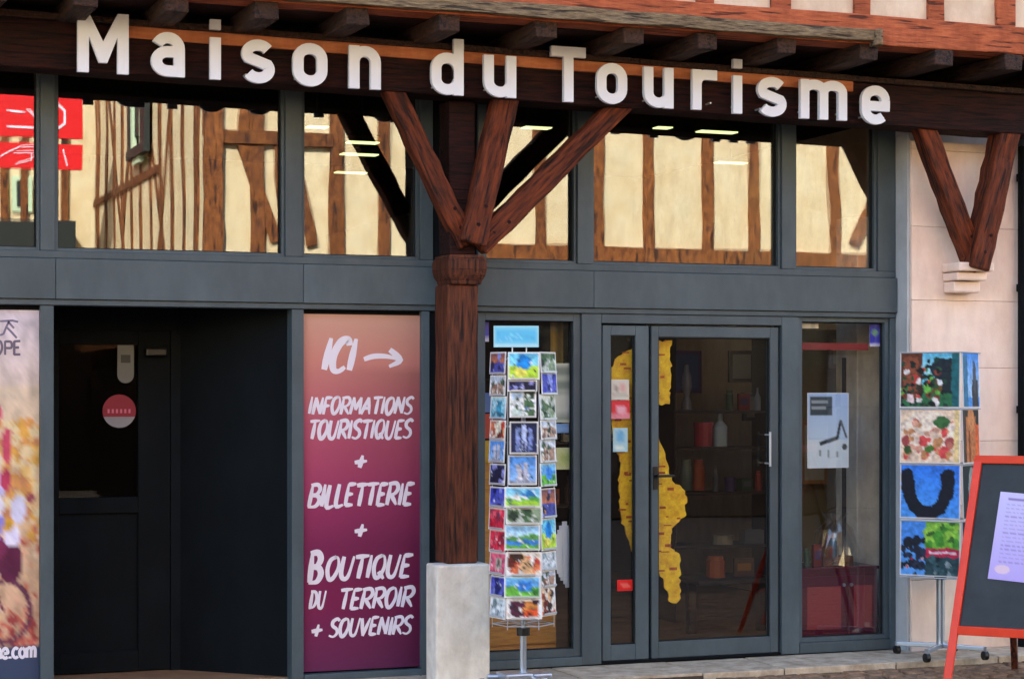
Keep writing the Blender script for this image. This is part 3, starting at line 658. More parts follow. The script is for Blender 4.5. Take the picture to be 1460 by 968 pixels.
# on the side leaf
stick('white_sticker', 'white square opening-hours sticker on the narrow side leaf of the shop door', 'sticker', 871, 897, 541, 570, .027, Img(10, 10, 'd4ccbc').rect(.2, .3, .45, .6, 'a08c84').rect(.55, .2, .8, .6, 'd8a8a0').rect(.1, .75, .9, .8, 'b0a89c'))
stick('red_sticker', 'red and white sticker just below the white one on the narrow side leaf', 'sticker', 871, 898, 571, 597, .027, Img(10, 10, 'd83c40').rect(.3, .3, .8, .7, 'e8a8b4').rect(0, .75, 1, 1, 'e08890').noise(.2))
stick('blue_sticker', 'pale blue sticker lowest of the three on the upper side leaf', 'sticker', 874, 895, 610, 644, .027, Img(8, 12, 'a8ccd4').ell(.5, .35, .3, .25, '6ca8cc').rect(.1, .75, .8, .9, 'dce8dc').noise(.1))
stick('safety_sticker', 'small bright red sticker low on the narrow side leaf', 'sticker', 880, 903, 826, 842, .027, Img(8, 5, 'e02424').rect(.2, .4, .8, .6, 'f08c7c'))
# right-hand window
im = Img(60, 100, 'bcd0ec').grad(0, .6, 'a8c4ec', 'c8dcf0').rect(0, .62, 1, 1, 'd8e4ec').rect(.06, .05, .6, .3, '3c4850').rect(.1, .1, .5, .14, '98a4a8').rect(.1, .18, .45, .22, '98a4a8')
im.line(.3, .68, .72, .6, .09, '2c3840').line(.72, .62, .8, .38, .06, '2c3840').line(.8, .36, .95, .6, .05, '4c5860').ell(.9, .72, .06, .04, '2c3840')
im.rect(.28, .76, .34, .84, '889498').rect(.48, .76, .53, .86, '98a4a8').rect(.7, .78, .75, .86, '98a4a8').border('e4ecf4')
stick('event_poster', 'pale blue and white poster with a dark bent-arm machine in the right-hand window', 'poster', 1151, 1210, 560, 667, .062, im)
im = Img(12, 18, '4444c8').grad(0, .8, '5858d4', '3838b8').ell(.3, .45, .18, .14, '7cb07c').ell(.7, .4, .1, .12, '8c90e8').rect(0, .88, 1, 1, 'd8d4f0')
stick('blue_sticker', 'royal blue square sticker in the top right corner of the right-hand window', 'sticker', 1240, 1264, 458, 494, .062, im)
stick('white_label', 'small white label in the top left corner of the right-hand window', 'label', 1136, 1167, 456, 468, .062, Img(10, 4, 'ece4d8').rect(.75, 0, .8, 1, 'a8a49c'))
stick('red_band', 'thin dull red strip across the top of the right-hand window', 'sticker', 1142, 1238, 489, 499, .064, Img(20, 3, '84282a').noise(.15))

# ------------------------------------------------------------------ inside the shop
def ipoly(pts, y): return [(P(u, v, y).x, P(u, v, y).z) for u, v in pts]
ys = .075
out = [(868, 540), (874, 515), (890, 503), (905, 494), (930, 487), (957, 485), (957, 530), (954, 577), (936, 578), (934, 600), (938, 625), (948, 640), (953, 672), (962, 690), (979, 699), (977, 732), (960, 752), (957, 770), (956, 780), (970, 792), (969, 858), (954, 858), (948, 830), (938, 815), (926, 812), (905, 800), (896, 770), (886, 742), (882, 700), (884, 655), (872, 620)]
im2 = ipoly(out, ys)
mp_ = M['map'] = mat('map_yellow', 'f2c81c', 'd09414', rough=.6, scale=26, bump=0, c3='f8e850', detail=4)
rag = []
for (xa_, za_), (xb_, zb2) in zip(im2, im2[1:]+im2[:1]):
    nn_ = max(1, int(math.hypot(xb_-xa_, zb2-za_)/.022))
    for q in range(nn_): rag.append((xa_+(xb_-xa_)*q/nn_+random.uniform(-.011, .011), za_+(zb2-za_)*q/nn_+random.uniform(-.009, .009)))
mo = MB().prism(rag, ys, ys+.012).build('map_panel', mp_, None, 0)
dk = MB(); wc = ['c8541c', '7c3c14', 'a08c1c']
for q in range(150):                      # printed towns and roads
    u_, v_ = random.uniform(868, 980), random.uniform(490, 855); p_ = P(u_, v_, ys)
    ins = False
    for i_ in range(len(rag)):
        (ax, az), (bx, bz) = rag[i_], rag[i_-1]
        if (az > p_.z) != (bz > p_.z) and p_.x < (bx-ax)*(p_.z-az)/(bz-az)+ax: ins = not ins
    if ins: w1 = random.uniform(.008, .03); dk.box(p_.x-w1, p_.x+w1, ys-.0012-q*1e-6, ys-.0002, p_.z-.006, p_.z+random.uniform(.0, .014))
dk = dk.build('map_marks', mat('map_print', 'cc5c1c', '8c3c14', scale=25, bump=0), mo); dk['kind'] = 'stuff'
tag(mo, 'big yellow and orange cut-out map panel standing behind the shop door glass', 'map')
sb = thing('display_cabinet', 'pale oak drawer cabinet low behind the window next to the postcard spinner', 'cabinet')
yb = .22
x0, x1 = X(688, yb), X(794, yb); z = [0, .10, .235, .37]
box('carcass', 'wood_yellow', x0, x1, yb+.02, yb+.5, 0, .375, sb)
for k in range(3):
    box('drawer', 'wood_yellow', x0+.004, x1-.004, yb, yb+.019, z[k]+.008, z[k+1]-.004, sb, .004)
box('post_board', 'wood_yellow', X(683, .2), X(699, .2), .2, .24, .376, 1.38, sb)
bs = thing('book_stack', 'orange and yellow boxed books standing on the left of the window display', 'books')
for (v0, v1, m_) in ((590, 625, flat('box_red', 'c8442c')), (628, 660, flat('box_yellow', 'd8a820')), (560, 588, flat('box_blue', '5c78b0'))):
    box('book', m_, X(683, .16), X(702, .16), .15, .19, Z(690, v1, .16), Z(690, v0, .16), bs)
# white brochures in a holder
br = thing('brochure_bundle', 'ragged bundle of white brochures hanging behind the window right of the spinner', 'brochures')
for k in range(9):
    xx = X(795+k*3.1, .09); zt = Z(800, 742+6*abs(k-3), .15); MB().bar((xx, .085+.006*(k % 3), zt), (xx+.01, .085+.006*(k % 3), Z(800, 836-5*abs(4-k), .15)), .034, .003, up=(0, 1, 0)).build('brochure', flat('brochure_white', 'f0f4f8') if k == 0 else bpy.data.materials['brochure_white'], br)
# plum bench and gift basket
bn = thing('bench', 'glossy plum red two-door counter low in the right-hand window', 'counter')
x0, x1 = X(1141, .16), X(1252, .16); zt = Z(1195, 808, .16)
box('body', 'plum', x0, x1, .175, .55, .02, zt-.02, bn, .004)
xm = x0+(x1-x0)*.6
box('door', 'plum', x0+.01, xm-.01, .16, .174, .06, zt-.06, bn, .004); box('door', 'plum', xm+.01, x1-.01, .16, .174, .06, zt-.06, bn, .004)
box('top', 'plum', x0-.01, x1+.01, .15, .56, zt-.02, zt, bn, .004)
for a_, b_ in ((x0+.05, xm-.05), (xm+.05, x1-.05)): box('door_panel', M['plum_light'], a_, b_, .155, .16, .12, zt-.13, bn, .003)  # lighter red here is the lacquer's reflections put into the panel colour
MB().cyl((xm-.03, .15, .42), (xm-.03, .16, .42), .012, 10).cyl((xm+.03, .15, .42), (xm+.03, .16, .42), .012, 10).build('knob', 'chrome', bn)
gb = thing('gift_basket', 'cellophane wrapped gift basket of jars on the plum counter', 'basket')
cx, cy = X(1190, .33), .33
k = MB()
for a_ in range(12):
    g0, g1 = R(a_*30), R(a_*30+30)
    k.bar((cx+.13*math.cos(g0), cy+.1*math.sin(g0), zt+.03), (cx+.13*math.cos(g1), cy+.1*math.sin(g1), zt+.03), .012, .06)
k.build('basket_rim', 'opp_wood', gb)
jc = [flat('jar_amber', 'a86428', .2), flat('jar_green', '3c6440', .2), flat('jar_red', '8c2c30', .2), flat('jar_teal', '3c6c84', .2), flat('jar_cream', 'd8d0b8', .3)]
for q in range(11):
    a_ = q*2.1; rr = .09*(q % 3)/2; hx_ = cx+rr*math.cos(a_)*1.2; hy_ = cy+rr*math.sin(a_)*.8
    ht = random.uniform(.08, .2); j = MB().cyl((hx_, hy_, zt+.004), (hx_, hy_, zt+ht), .028, 10).cyl((hx_, hy_, zt+ht), (hx_, hy_, zt+ht+.02), .022, 10, .018).build('jar', jc[q % 5], gb)
cl = MB(); n = 24
for i in range(5):
    rr = (.16, .17, .13, .06, .10)[i]; zz_ = zt+(.003, .12, .24, .31, .36)[i]
    for j in range(n):
        a_ = 2*math.pi*j/n; r2 = rr*(1+random.uniform(-.14, .14)); cl.v.append((cx+r2*math.cos(a_), cy+r2*math.sin(a_)*.8, zz_+random.uniform(-.01, .01)))
for i in range(4):
    for j in range(n): m2 = (j+1) % n; cl.f += [(i*n+j, i*n+m2, i*n+n+m2), (i*n+j, i*n+n+m2, i*n+n+j)]
cl.build('cellophane', 'cello', gb)
for (nm, lab, cat, u0, u1, v0, v1, yy, c_, m_c) in (
  ('framed_picture', 'small brown framed picture on the wall seen through the right-hand window', 'picture', 1184, 1205, 478, 525, 1.0, '8a7048', None),
  ('wall_panel', 'ochre display panel inside the right-hand window behind the event poster', 'panel', 1142, 1208, 470, 800, 1.3, '6e5c34', None),
  ('dark_curtain', 'dark curtain hanging beside the grey column in the right-hand window', 'curtain', 1203, 1221, 510, 800, .7, '241c20', None)):
    b_ = MB().box(X(u0, yy), X(u1, yy), yy, yy+.03, Z((u0+u1)/2, v1, yy), Z((u0+u1)/2, v0, yy)).build(nm, mat(nm+'_colour', c_, None, scale=4, bump=0), None, .003)
    tag(b_, lab, cat)
    if nm == 'framed_picture': box('picture', flat('picture_print', 'a89460'), X(u0+4, yy), X(u1-4, yy), yy-.002, yy-.001, Z(1195, v1-6, yy), Z(1195, v0+6, yy), b_)
# souvenirs deeper in
def souvenir(nm, lab, cat, u, v0, v1, y, r, c_, prof):
    c0 = P(u, v1, y); c1 = P(u, v0, y); H = c1.z-c0.z; k = MB()
    for (a_, ra), (b_, rb) in zip(prof[:-1], prof[1:]):
        k.cyl((c0.x, y, c0.z+a_*H), (c0.x, y, c0.z+b_*H), r*ra, 14, r*rb)
    tag(k.build(nm, flat(nm+'_'+c_, c_, .4)), lab, cat)
shelf = thing('wall_shelf', 'dark wooden shelf unit deep inside the shop behind the main door', 'shelf')
yb = 2.0
for v in (585, 637, 700, 775): box('shelf_board', 'shelf_wood', X(950, yb), X(1095, yb), yb-.15, yb+.25, Z(1020, v+4, yb), Z(1020, v, yb), shelf)
for u in (950, 1093): box('side_panel', 'shelf_wood', X(u, yb), X(u+2, yb), yb-.15, yb+.25, -.004, Z(1020, 470, yb), shelf)
souvenir('bottle', 'pale blue-white bottle on the dark shelf seen through the door', 'bottle', 1027, 585, 636, 1.95, .055, 'b8ccd8', [(0, 1), (.55, 1), (.7, .4), (1, .35)])
souvenir('tin', 'crimson round tin on the middle shelf seen through the door', 'tin', 1003, 602, 636, 1.95, .075, 'b02c40', [(0, 1), (.8, 1), (.8, 1.06), (1, 1.06)])
souvenir('jar', 'orange storage jar on the lower shelf seen through the door', 'jar', 996, 655, 699, 1.95, .05, 'a84c20', [(0, 1), (.7, 1), (.85, .7), (1, .7)])
souvenir('jar', 'grey-green stoneware jar left of the orange one behind the door', 'jar', 978, 655, 699, 1.95, .055, '5c6858', [(0, .8), (.5, 1), (.85, .7), (1, .7)])
souvenir('bust', 'small pale ornament figure high on the shelf seen through the door', 'ornament', 979, 520, 584, 1.95, .045, '88807a', [(0, 1), (.15, .9), (.3, .45), (.5, .95), (.75, .8), (.85, .5), (1, .4)])
CN = {'red': '83251f', 'amber': '8f5d25', 'cream': '9c9279', 'green': '385138', 'blue': '3b547c', 'brown': '543825', 'violet': '4e3863', 'white': '9c9fa2', 'orange': '9c4a22', 'grey': '5d6063'}
CM = {k: flat('goods_'+k, v, .45) for k, v in CN.items()}
def goods(zone, u0, u1, v, y, n, seedc):
    rnd = random.Random(seedc); cl_ = list(CN); base_z = Z((u0+u1)/2, v, y)
    for k in range(n):
        u = u0+(u1-u0)*(k+.5)/n; c0 = P(u, v, y); c = cl_[(seedc*3+k*7) % len(cl_)]; kind = ['box', 'jar', 'book', 'bottle', 'tin'][(k+seedc) % 5]; w_ = (X(u1, y)-X(u0, y))/n*rnd.uniform(.28, .42); h_ = rnd.uniform(.09, .2); m_ = MB()
        if kind == 'box': m_.box(-w_, w_, -.05, .05, 0, h_)
        elif kind == 'book': m_.box(-w_, w_, -.015, .015, 0, h_*1.1)
        elif kind == 'tin': m_.cyl((0, 0, 0), (0, 0, h_*.6), w_, 12).cyl((0, 0, h_*.6+.001), (0, 0, h_*.7), w_*1.06, 12)
        elif kind == 'jar': m_.cyl((0, 0, 0), (0, 0, h_*.7), w_*.8, 12).cyl((0, 0, h_*.7+.001), (0, 0, h_*.85), w_*.66, 12)
        else: m_.cyl((0, 0, 0), (0, 0, h_*.75), w_*.6, 12).cyl((0, 0, h_*.75), (0, 0, h_), w_*.5, 12, w_*.2).cyl((0, 0, h_), (0, 0, h_*1.25), w_*.2, 10)
        o = m_.build(kind, CM[c]); o.location = (c0.x, y, base_z)
        tag(o, f'{c} {kind} {ORD[k] if k else "first"} from the left {zone}', kind, 'souvenirs inside the shop')
        if kind in ('box', 'book'): box('label_patch', CM[cl_[(k+seedc+4) % 10]], -w_*.7, w_*.7, (-.052 if kind == 'box' else -.017), (-.0505 if kind == 'box' else -.0155), h_*.35, h_*.8, o)
ORD = ['top', 'second', 'third', 'fourth', 'fifth', 'sixth', 'seventh', 'eighth', 'ninth', 'tenth', 'eleventh', 'twelfth']
goods('on the upper shelf behind the door', 1030, 1090, 585, 1.9, 3, 1)
goods('on the third shelf behind the door', 1010, 1092, 700, 1.9, 4, 3)
goods('on the lowest shelf behind the door', 1010, 1092, 775, 1.9, 2, 4)
t_ = thing('display_table', 'brown wooden display table in the shop behind the door glass', 'table')
for u in (985, 1085): box('leg', 'shelf_wood', X(u, 1.2)-.03, X(u, 1.2)+.03, 1.17, 1.23, -.004, Z(1035, 822, 1.2)-.031, t_)
box('tabletop', 'shelf_wood', X(975, 1.2), X(1095, 1.2), .95, 1.5, Z(1035, 822, 1.2)-.03, Z(1035, 822, 1.2), t_, .004)
goods('on the display table behind the door', 1000, 1080, 821.9, 1.1, 2, 6)
goods('on the cabinet behind the postcard spinner', 690, 792, 878, .35, 5, 5)
t_ = thing('wall_unit', 'dark brown stepped unit behind the window right of the postcard spinner', 'shelf')
for k, v in enumerate((540, 630, 720, 810)): box('shelf_board', 'shelf_wood', X(700, .9), X(826, .9), .75, 1.1, Z(763, v, .9)-.012, Z(763, v, .9), t_)
box('side_panel', 'opp_wood', X(826, .9)+.001, X(826, .9)+.025, .75, 1.1, -.004, Z(763, 500, .9), t_)
goods('on the top board behind the spinner', 705, 822, 540, .85, 5, 7)
goods('on the second board behind the spinner', 705, 822, 630, .85, 5, 8)
goods('on the third board behind the spinner', 705, 822, 720, .85, 5, 9)
goods('on the lowest board behind the spinner', 705, 822, 810, .85, 5, 10)
goods('on the plum counter beside the gift basket', 1143, 1172, 808, .3, 2, 11)
for k, (u0, u1, v0, v1, y_, c, lab) in enumerate(((1040, 1075, 500, 545, 2.6, 'brown', 'brown framed print on the back wall behind the door'), (1060, 1092, 560, 600, 2.2, 'grey', 'grey framed print lower on the back wall behind the door'), (955, 1000, 500, 560, 2.8, 'violet', 'violet banner high on the back wall behind the door'), (1142, 1180, 600, 690, 1.2, 'amber', 'amber panel behind the event poster'))):
    o = tag(box('framed_print', CM[c], X(u0, y_), X(u1, y_), y_, y_+.03, Z((u0+u1)/2, v1, y_), Z((u0+u1)/2, v0, y_)), lab, 'picture')
    box('picture', CM['cream' if k != 2 else 'blue'], X(u0, y_)+.03, X(u1, y_)-.03, y_-.003, y_-.001, Z((u0+u1)/2, v1, y_)+.03, Z((u0+u1)/2, v0, y_)-.03, o)
# ceiling lamps
gl = 'flat lit ceiling lamps'
for k, (u, v, y, w_, lab) in enumerate(((452, 181, 1.2, .14, 'short lit ceiling strip nearest the left edge of the third upper pane'), (517, 203, 1.6, .22, 'broad pale ceiling lamp highest behind the third upper pane'), (512, 220, 2.6, .28, 'thin lit ceiling strip below the broad lamp behind the third upper pane'),
        (500, 246, 4.0, .26, 'lowest thin lit ceiling strip behind the third upper pane'), (1042, 232, 3.6, .28, 'thin lit ceiling lamp in the middle of the wide upper pane'), (1022, 188, 1.4, .3, 'pale green ceiling lamp at the top of the wide upper pane'), (945, 182, 1.6, .12, 'slim ceiling lamp at the top left of the wide upper pane'), (765, 182, 1.4, .2, 'thin ceiling lamp behind the upper pane right of the post'))):
    c = P(u, v, y); t_ = thing('ceiling_lamp', lab, 'lamp', gl, (c.x, c.y, c.z))
    box('diffuser', 'lamp', -w_/2, w_/2, -.05, .05, -.008, .0, t_)
    box('housing', 'ceiling', -w_/2-.01, w_/2+.01, -.06, .06, .001, .04, t_)
    MB().cyl((0, 0, .04), (0, 0, 3.85-c.z), .006, 6).build('rod', 'black', t_)

# ------------------------------------------------------------------ postcards
def pic(kind, w=28, h=20):
    im = Img(w, h, 'f0ece4')
    if kind == 'lake': im.grad(0, .45, '6cb4ec', 'c4e4f4').hill(.42, .05, 1, '5c9848').rect(0, .6, 1, .82, '3c84d0').hill(.84, .04, 2, '6cb83c')
    elif kind == 'meadow': im.grad(0, .5, '50b4ec', 'a8e0f0').ell(.65, .35, .2, .12, '2c7cc0').hill(.52, .06, 0, '5ca850').hill(.68, .04, 3, 'a8d83c')
    elif kind == 'cathedral': im.grad(0, 1, '18203c', '28305c').rect(.2, .2, .36, .95, '8898d0').rect(.42, .1, .58, .95, 'b8c4ec').rect(.64, .2, .8, .95, '8090cc').rect(.45, .6, .55, .95, '202848')
    elif kind == 'tower': im.grad(0, 1, '3c84d8', '94bce8').rect(.3, .3, .45, 1, 'c8c4cc').rect(.55, .25, .7, 1, 'b8b8c8').rect(.45, .55, .55, 1, '88849c').rect(0, .85, 1, 1, '9ca0b0')
    elif kind == 'collage':
        cs = ['4c6c48', 'b0c8e8', 'e8ecec', '5c7ca8', 'a8c470', '34483c', 'c8d8d0', '8498b8']
        for a_ in range(2):
            for b_ in range(3): im.rect(.08+a_*.45, .06+b_*.31, .5+a_*.43, .33+b_*.31, random.choice(cs))
        im.blobs(12, cs, .07)
    elif kind == 'food': im.blobs(26, ['a85038', '6c2c24', 'e0b080', 'd8744c', '3c2820', 'f0e0c8', 'c04030'], .13)
    elif kind == 'red': im.rect(0, 0, 1, 1, 'dc3048').blobs(8, ['b81c34', 'e85c6c', '902840'], .14)
    elif kind == 'pinkbox': im.rect(0, 0, 1, 1, 'e0607c').rect(.35, .25, .75, .75, 'b8a89c').rect(.45, .35, .65, .65, '6c5c54')
    elif kind == 'night': im.rect(0, 0, 1, 1, '1c1c38').blobs(8, ['4c4c98', '8c8cc8', '30305c'], .12)
    elif kind == 'blue': im.grad(0, 1, '2c34a8', '6c74d0').blobs(7, ['181c68', '8c98e0', '3c44b8'], .14)
    elif kind == 'dusk': im.grad(0, .5, '583c4c', 'c87850').rect(0, .5, 1, 1, '4c50a0').blobs(6, ['e0a868', '2c2848', '8088cc'], .1)
    elif kind == 'village': im.grad(0, .4, 'b4c4dc', 'd8dce4').rect(.1, .4, .5, .95, '8c6454').rect(.55, .35, .9, .95, 'a88874').blobs(8, ['405840', '302828', 'c8b8a4'], .09)
    elif kind == 'teal': im.grad(0, 1, 'b8e0ec', '5cb0c8').rect(.4, .2, .7, .9, '3c94b4').rect(.1, .7, .9, .85, '386c80')
    elif kind == 'tree': im.grad(0, 1, 'd8e0d8', 'b8c0b0').blobs(14, ['3c5c3c', '54704c', '28382c', '90a484'], .13)
    elif kind == 'snow': im.grad(0, 1, 'e0e8ec', 'd4dce0').blobs(7, ['98acb4', 'b8c8cc', '7c9098'], .1)
    elif kind == 'cartoon': im.grad(0, .5, '60c4ec', '90dcec').rect(0, .5, 1, 1, 'b4d83c').ell(.5, .4, .22, .3, '1c8ce0').ell(.4, .75, .2, .15, 'e8e060')
    elif kind == 'gastro': im.rect(.1, .15, .5, .85, '5c2840').rect(.5, .15, .9, .5, 'c88040').rect(.5, .5, .9, .85, 'd85428').blobs(7, ['7c3c50', 'e08c4c', '40202c'], .08)
    elif kind == 'poolgreen': im.grad(0, .55, '7cc4f0', '5ca0e4').rect(0, .5, 1, 1, '6cbc44').rect(.35, .2, .75, .7, '3c88e0').ell(.85, .65, .15, .12, '3c8c3c')
    im.blobs(9, ['20282c', 'f4f4f0', '38506c'], .03, .1, .3, .95, .95); im.warp(.07, 5, .9).noise(.3); return im
names = {'lake': 'a blue lake between green banks', 'meadow': 'a green meadow under blue sky', 'cathedral': 'a night-lit cathedral nave', 'tower': 'pale towers against blue sky', 'collage': 'a mosaic of small green and blue views', 'food': 'red and brown dishes', 'red': 'a plain red scene', 'pinkbox': 'a pink card with grey centre', 'night': 'a dark night view', 'blue': 'a deep blue scene', 'dusk': 'an orange and violet dusk', 'village': 'brown village houses', 'teal': 'a pale teal building', 'tree': 'grey-green trees', 'snow': 'white snowy shapes', 'cartoon': 'a bright blue, green and yellow drawing', 'gastro': 'wine red and orange food', 'poolgreen': 'a blue pool in green grass'}
ORD = ['top', 'second', 'third', 'fourth', 'fifth', 'sixth', 'seventh', 'eighth', 'ninth', 'tenth', 'eleventh', 'twelfth']
SX, SY = X(746, -.72), -.72
rk = thing('postcard_spinner', 'slim revolving postcard rack with a light blue header in front of the left window', 'display rack', None, (SX, SY, 0))
CA = math.atan2(SX, DIST+SY)        # the front row of pockets faces up the street
AP = .18
MB().cyl((0, 0, -.02), (0, 0, 1.93), .014, 12).cyl((0, 0, .02), (0, 0, .30), .02, 12).build('pole', 'chrome', rk)
MB().cyl((0, 0, .29), (0, 0, .335), .04, 12).build('bearing', 'black', rk)
hub = MB()
for zz_ in (.36, .75, 1.14, 1.54, 1.94):
    for q in range(6):
        a0 = R(q*60+30)-CA; a1 = R(q*60+90)-CA; r_ = .185
        hub.cyl((r_*math.sin(a0), -r_*math.cos(a0), zz_), (r_*math.sin(a1), -r_*math.cos(a1), zz_), .003, 5)
        hub.cyl((0, 0, zz_), (r_*math.sin(a0), -r_*math.cos(a0), zz_), .003, 5)
for q in range(6):
    a0 = R(q*60+30)-CA; r_ = .185; hub.cyl((r_*math.sin(a0), -r_*math.cos(a0), .34), (r_*math.sin(a0), -r_*math.cos(a0), 1.95), .003, 5)
hub.build('wire_cage', 'wire', rk)
bs_ = MB()
for q in range(3): bs_.bar((0, 0, .045), (.22*math.sin(R(q*120+15)), -.22*math.cos(R(q*120+15)), .045), .05, .03)
bs_.box(-.155, .02, -.12, .06, .03, .078).box(.03, .15, -.10, .06, .03, .07)
bs_.build('foot', 'chrome', rk, .012)
for a0 in (-100, 15, 130):
    q = R(a0); wx, wy = .25*math.sin(q), -.25*math.cos(q)
    MB().cyl((wx-.012, wy, .012), (wx+.012, wy, .012), .026, 12).build('castor', 'black', rk)
hd = Img(30, 14, '7cd0ec').rect(.06, .2, .94, .75, '64c4ec').blobs(14, ['8ce0f0', '58b8e0', '9cd8f4'], .03, .1, .35, .9, .7).rect(.0, .86, 1, 1, 'c8e8ec').border('a8dce8')
ho = bpy.data.objects.new('header_card', sheet_mesh('header_card', .27, .128, hd, .004)); COL.objects.link(ho); ho.parent = rk
ho.location = (-.045, -.0, Z(736, 495, SY)); ho.rotation_euler = (0, 0, -CA)
for q in (-.07, .02): MB().cyl((q, 0, 1.93), (q, 0, Z(736, 494, SY)), .004, 6).build('header_wire', 'wire', rk)
def place_card(face, v0, v1, kind, wd, label, cx, cy, ap, base, off=0, nm='postcard', grp='postcards on the slim spinner', tilt=.06):
    a0 = base+face; y_ = cy-ap*math.cos(a0); x_ = cx-ap*math.sin(a0)
    s_ = F*(math.cos(TH)-((730-730)/F)*0)/1
    u_ = None
    # heights follow from the distance of this face of the rack
    dep = (DIST+y_)*math.cos(TH)+x_*math.sin(TH); zt_, zb_ = EYE+(HV-v0+1.2)*dep/F, EYE+(HV-v1-1.2)*dep/F
    hh = zt_-zb_; im = pic(kind, 28, max(12, int(28*hh/wd))) if isinstance(kind, str) else kind
    im.border('f4f0ec')
    o = bpy.data.objects.new(nm, sheet_mesh(nm, wd, hh, im, .005)); COL.objects.link(o)
    ca = a0; o.location = (x_+math.cos(a0)*off, y_-math.sin(a0)*off, zb_); o.rotation_euler = (-tilt, 0, -a0)
    o['label'] = label; o['category'] = 'postcard'; o['group'] = grp
    return o
cols = {
 'front': (0, [(503, 540, 'cartoon', .16), (543, 557, 'night', .15), (556, 594, 'collage', .135), (602, 646, 'cathedral', .145), (650, 690, 'tower', .145), (695, 722, 'meadow', .185), (724, 746, 'tree', .185), (749, 783, 'lake', .18), (788, 819, 'food', .18), (822, 851, 'poolgreen', .185), (854, 881, 'gastro', .18)]),
 'left': (R(58), [(503, 532, 'dusk', .15), (536, 563, 'village', .15), (566, 596, 'teal', .15), (600, 626, 'food', .15), (628, 658, 'tower', .15), (662, 690, 'night', .15), (695, 722, 'blue', .15), (725, 754, 'red', .155), (756, 786, 'red', .155), (788, 818, 'pinkbox', .155), (822, 850, 'blue', .15), (853, 880, 'snow', .15)]),
 'right': (R(-58), [(503, 530, 'tree', .15), (532, 561, 'blue', .15), (563, 597, 'tree', .15), (600, 625, 'village', .15), (627, 658, 'village', .15), (661, 692, 'poolgreen', .15), (697, 737, 'dusk', .14), (740, 783, 'cartoon', .145), (787, 812, 'snow', .14), (814, 836, 'village', .14), (838, 876, 'food', .14)])}
for cn, (fa, rows) in cols.items():
    for k, (v0, v1, kd, wd) in enumerate(rows):
        place_card(fa, v0, v1, kd, wd*1.17, f'postcard of {names[kd]}, {ORD[k]} down in the {cn} column of the spinner' if len(names[kd].split()) < 6 else f'postcard of {names[kd]}, {ORD[k]} down, {cn} column of spinner', SX, SY, AP+random.uniform(0, .008), CA, random.uniform(-.006, .006))
        a0 = CA+fa; dep = (DIST+SY-AP)*math.cos(TH)+SX*math.sin(TH); zl_ = EYE+(HV-v1)*dep/F
        lp = MB().box(-.07, .07, -.014, .004, -.005, -.002).box(-.07, .07, -.015, -.012, -.002, .006).build('pocket', 'wire', rk)
        lp.location = (-AP*math.sin(a0), -AP*math.cos(a0), zl_); lp.rotation_euler = (0, 0, -a0)

# big-card rack by the pier
RX, RYY = X(1341, -.46), -.46
RB = R(52)
rk2 = thing('poster_spinner', 'short revolving rack of large picture cards beside the cream stone pier', 'display rack', None, (RX, RYY, 0))
MB().cyl((0, 0, .04), (0, 0, 1.98), .018, 12).cyl((0, 0, .05), (0, 0, .5), .028, 12).build('pole', 'chrome', rk2)
MB().cyl((0, 0, .5), (0, 0, .56), .042, 12).build('bearing', 'black', rk2)
ft = MB()
for q in range(4):
    a0 = R(q*90+40); ft.bar((0, 0, .06), (.30*math.sin(a0), -.30*math.cos(a0), .055), .035, .03)
ft.build('foot', 'chrome', rk2, .005)
for q in range(4):
    a0 = R(q*90+40); wx, wy = .30*math.sin(a0), -.30*math.cos(a0)
    cs_ = MB().cyl((wx, wy, .07), (wx, wy, .02), .014, 8).build('castor', 'chrome', rk2)
    MB().cyl((wx-.014, wy, .012), (wx+.014, wy, .012), .03, 14).build('wheel', 'black', cs_)
cg = MB(); HW = .205
for v in (503, 583, 661, 741, 821):
    z_ = Z(1341, v, -.5)
    pts = [Vector((sx*HW, sy*HW, z_)) for sx, sy in ((-1, -1), (1, -1), (1, 1), (-1, 1))]
    rt = Matrix.Rotation(-RB, 4, 'Z')
    pts = [rt @ p_ for p_ in pts]
    for q in range(4):
        cg.cyl(pts[q], pts[(q+1) % 4], .005, 6); cg.cyl((0, 0, z_), pts[q], .004, 5)
cg.build('wire_tray', 'wire', rk2)
def im_hills():
    i = Img(80, 72, '6cc0e0'); i.grad(0, .4, '50b8e0', 'a8e0e8').hill(.55, .05, 0, '4c8c50'); i.rect(0, 0, .36, .8, '5c3020').rect(.06, .1, .3, .7, '884830').rect(.58, .12, .86, .9, '142028').ell(.66, .3, .16, .16, '182430').ell(.56, .62, .14, .16, '6c4c28').rect(0, .75, 1, 1, '2c6c44').blobs(40, ['284c2c', '3c8044', 'c83c38', '6cb848', '7c3c28', 'e4dcd8'], .045, 0, .3, .7, 1); i.blobs(60, ['141c18', '0c1418', '38241c', '1c3c2c'], .035, 0, .1, .95, 1); i.rect(.12, .75, .24, .92, 'e8d0d0').rect(.62, .48, .7, .6, 'e0e4e8'); i.rect(.86, .0, 1, 1, '1c6068'); return i.warp(.035, 9, .65).noise(.15)
def im_food():
    i = Img(80, 68, 'ecd0b4'); i.ell(.45, .45, .45, .42, 'f0dcc8'); i.blobs(60, ['d8a088', 'b86c5c', 'e4c8b0', 'd84c4c', 'c88c5c', 'f0d8c8', 'a04848'], .06, .08, .25, .85, .9); i.ell(.7, .25, .14, .12, '3c6c38').ell(.5, .72, .08, .07, '507c30').ell(.12, .75, .07, .08, '3c5c30').rect(.9, 0, 1, 1, 'e4c88c'); return i.warp(.035, 9, .65).noise(.12)
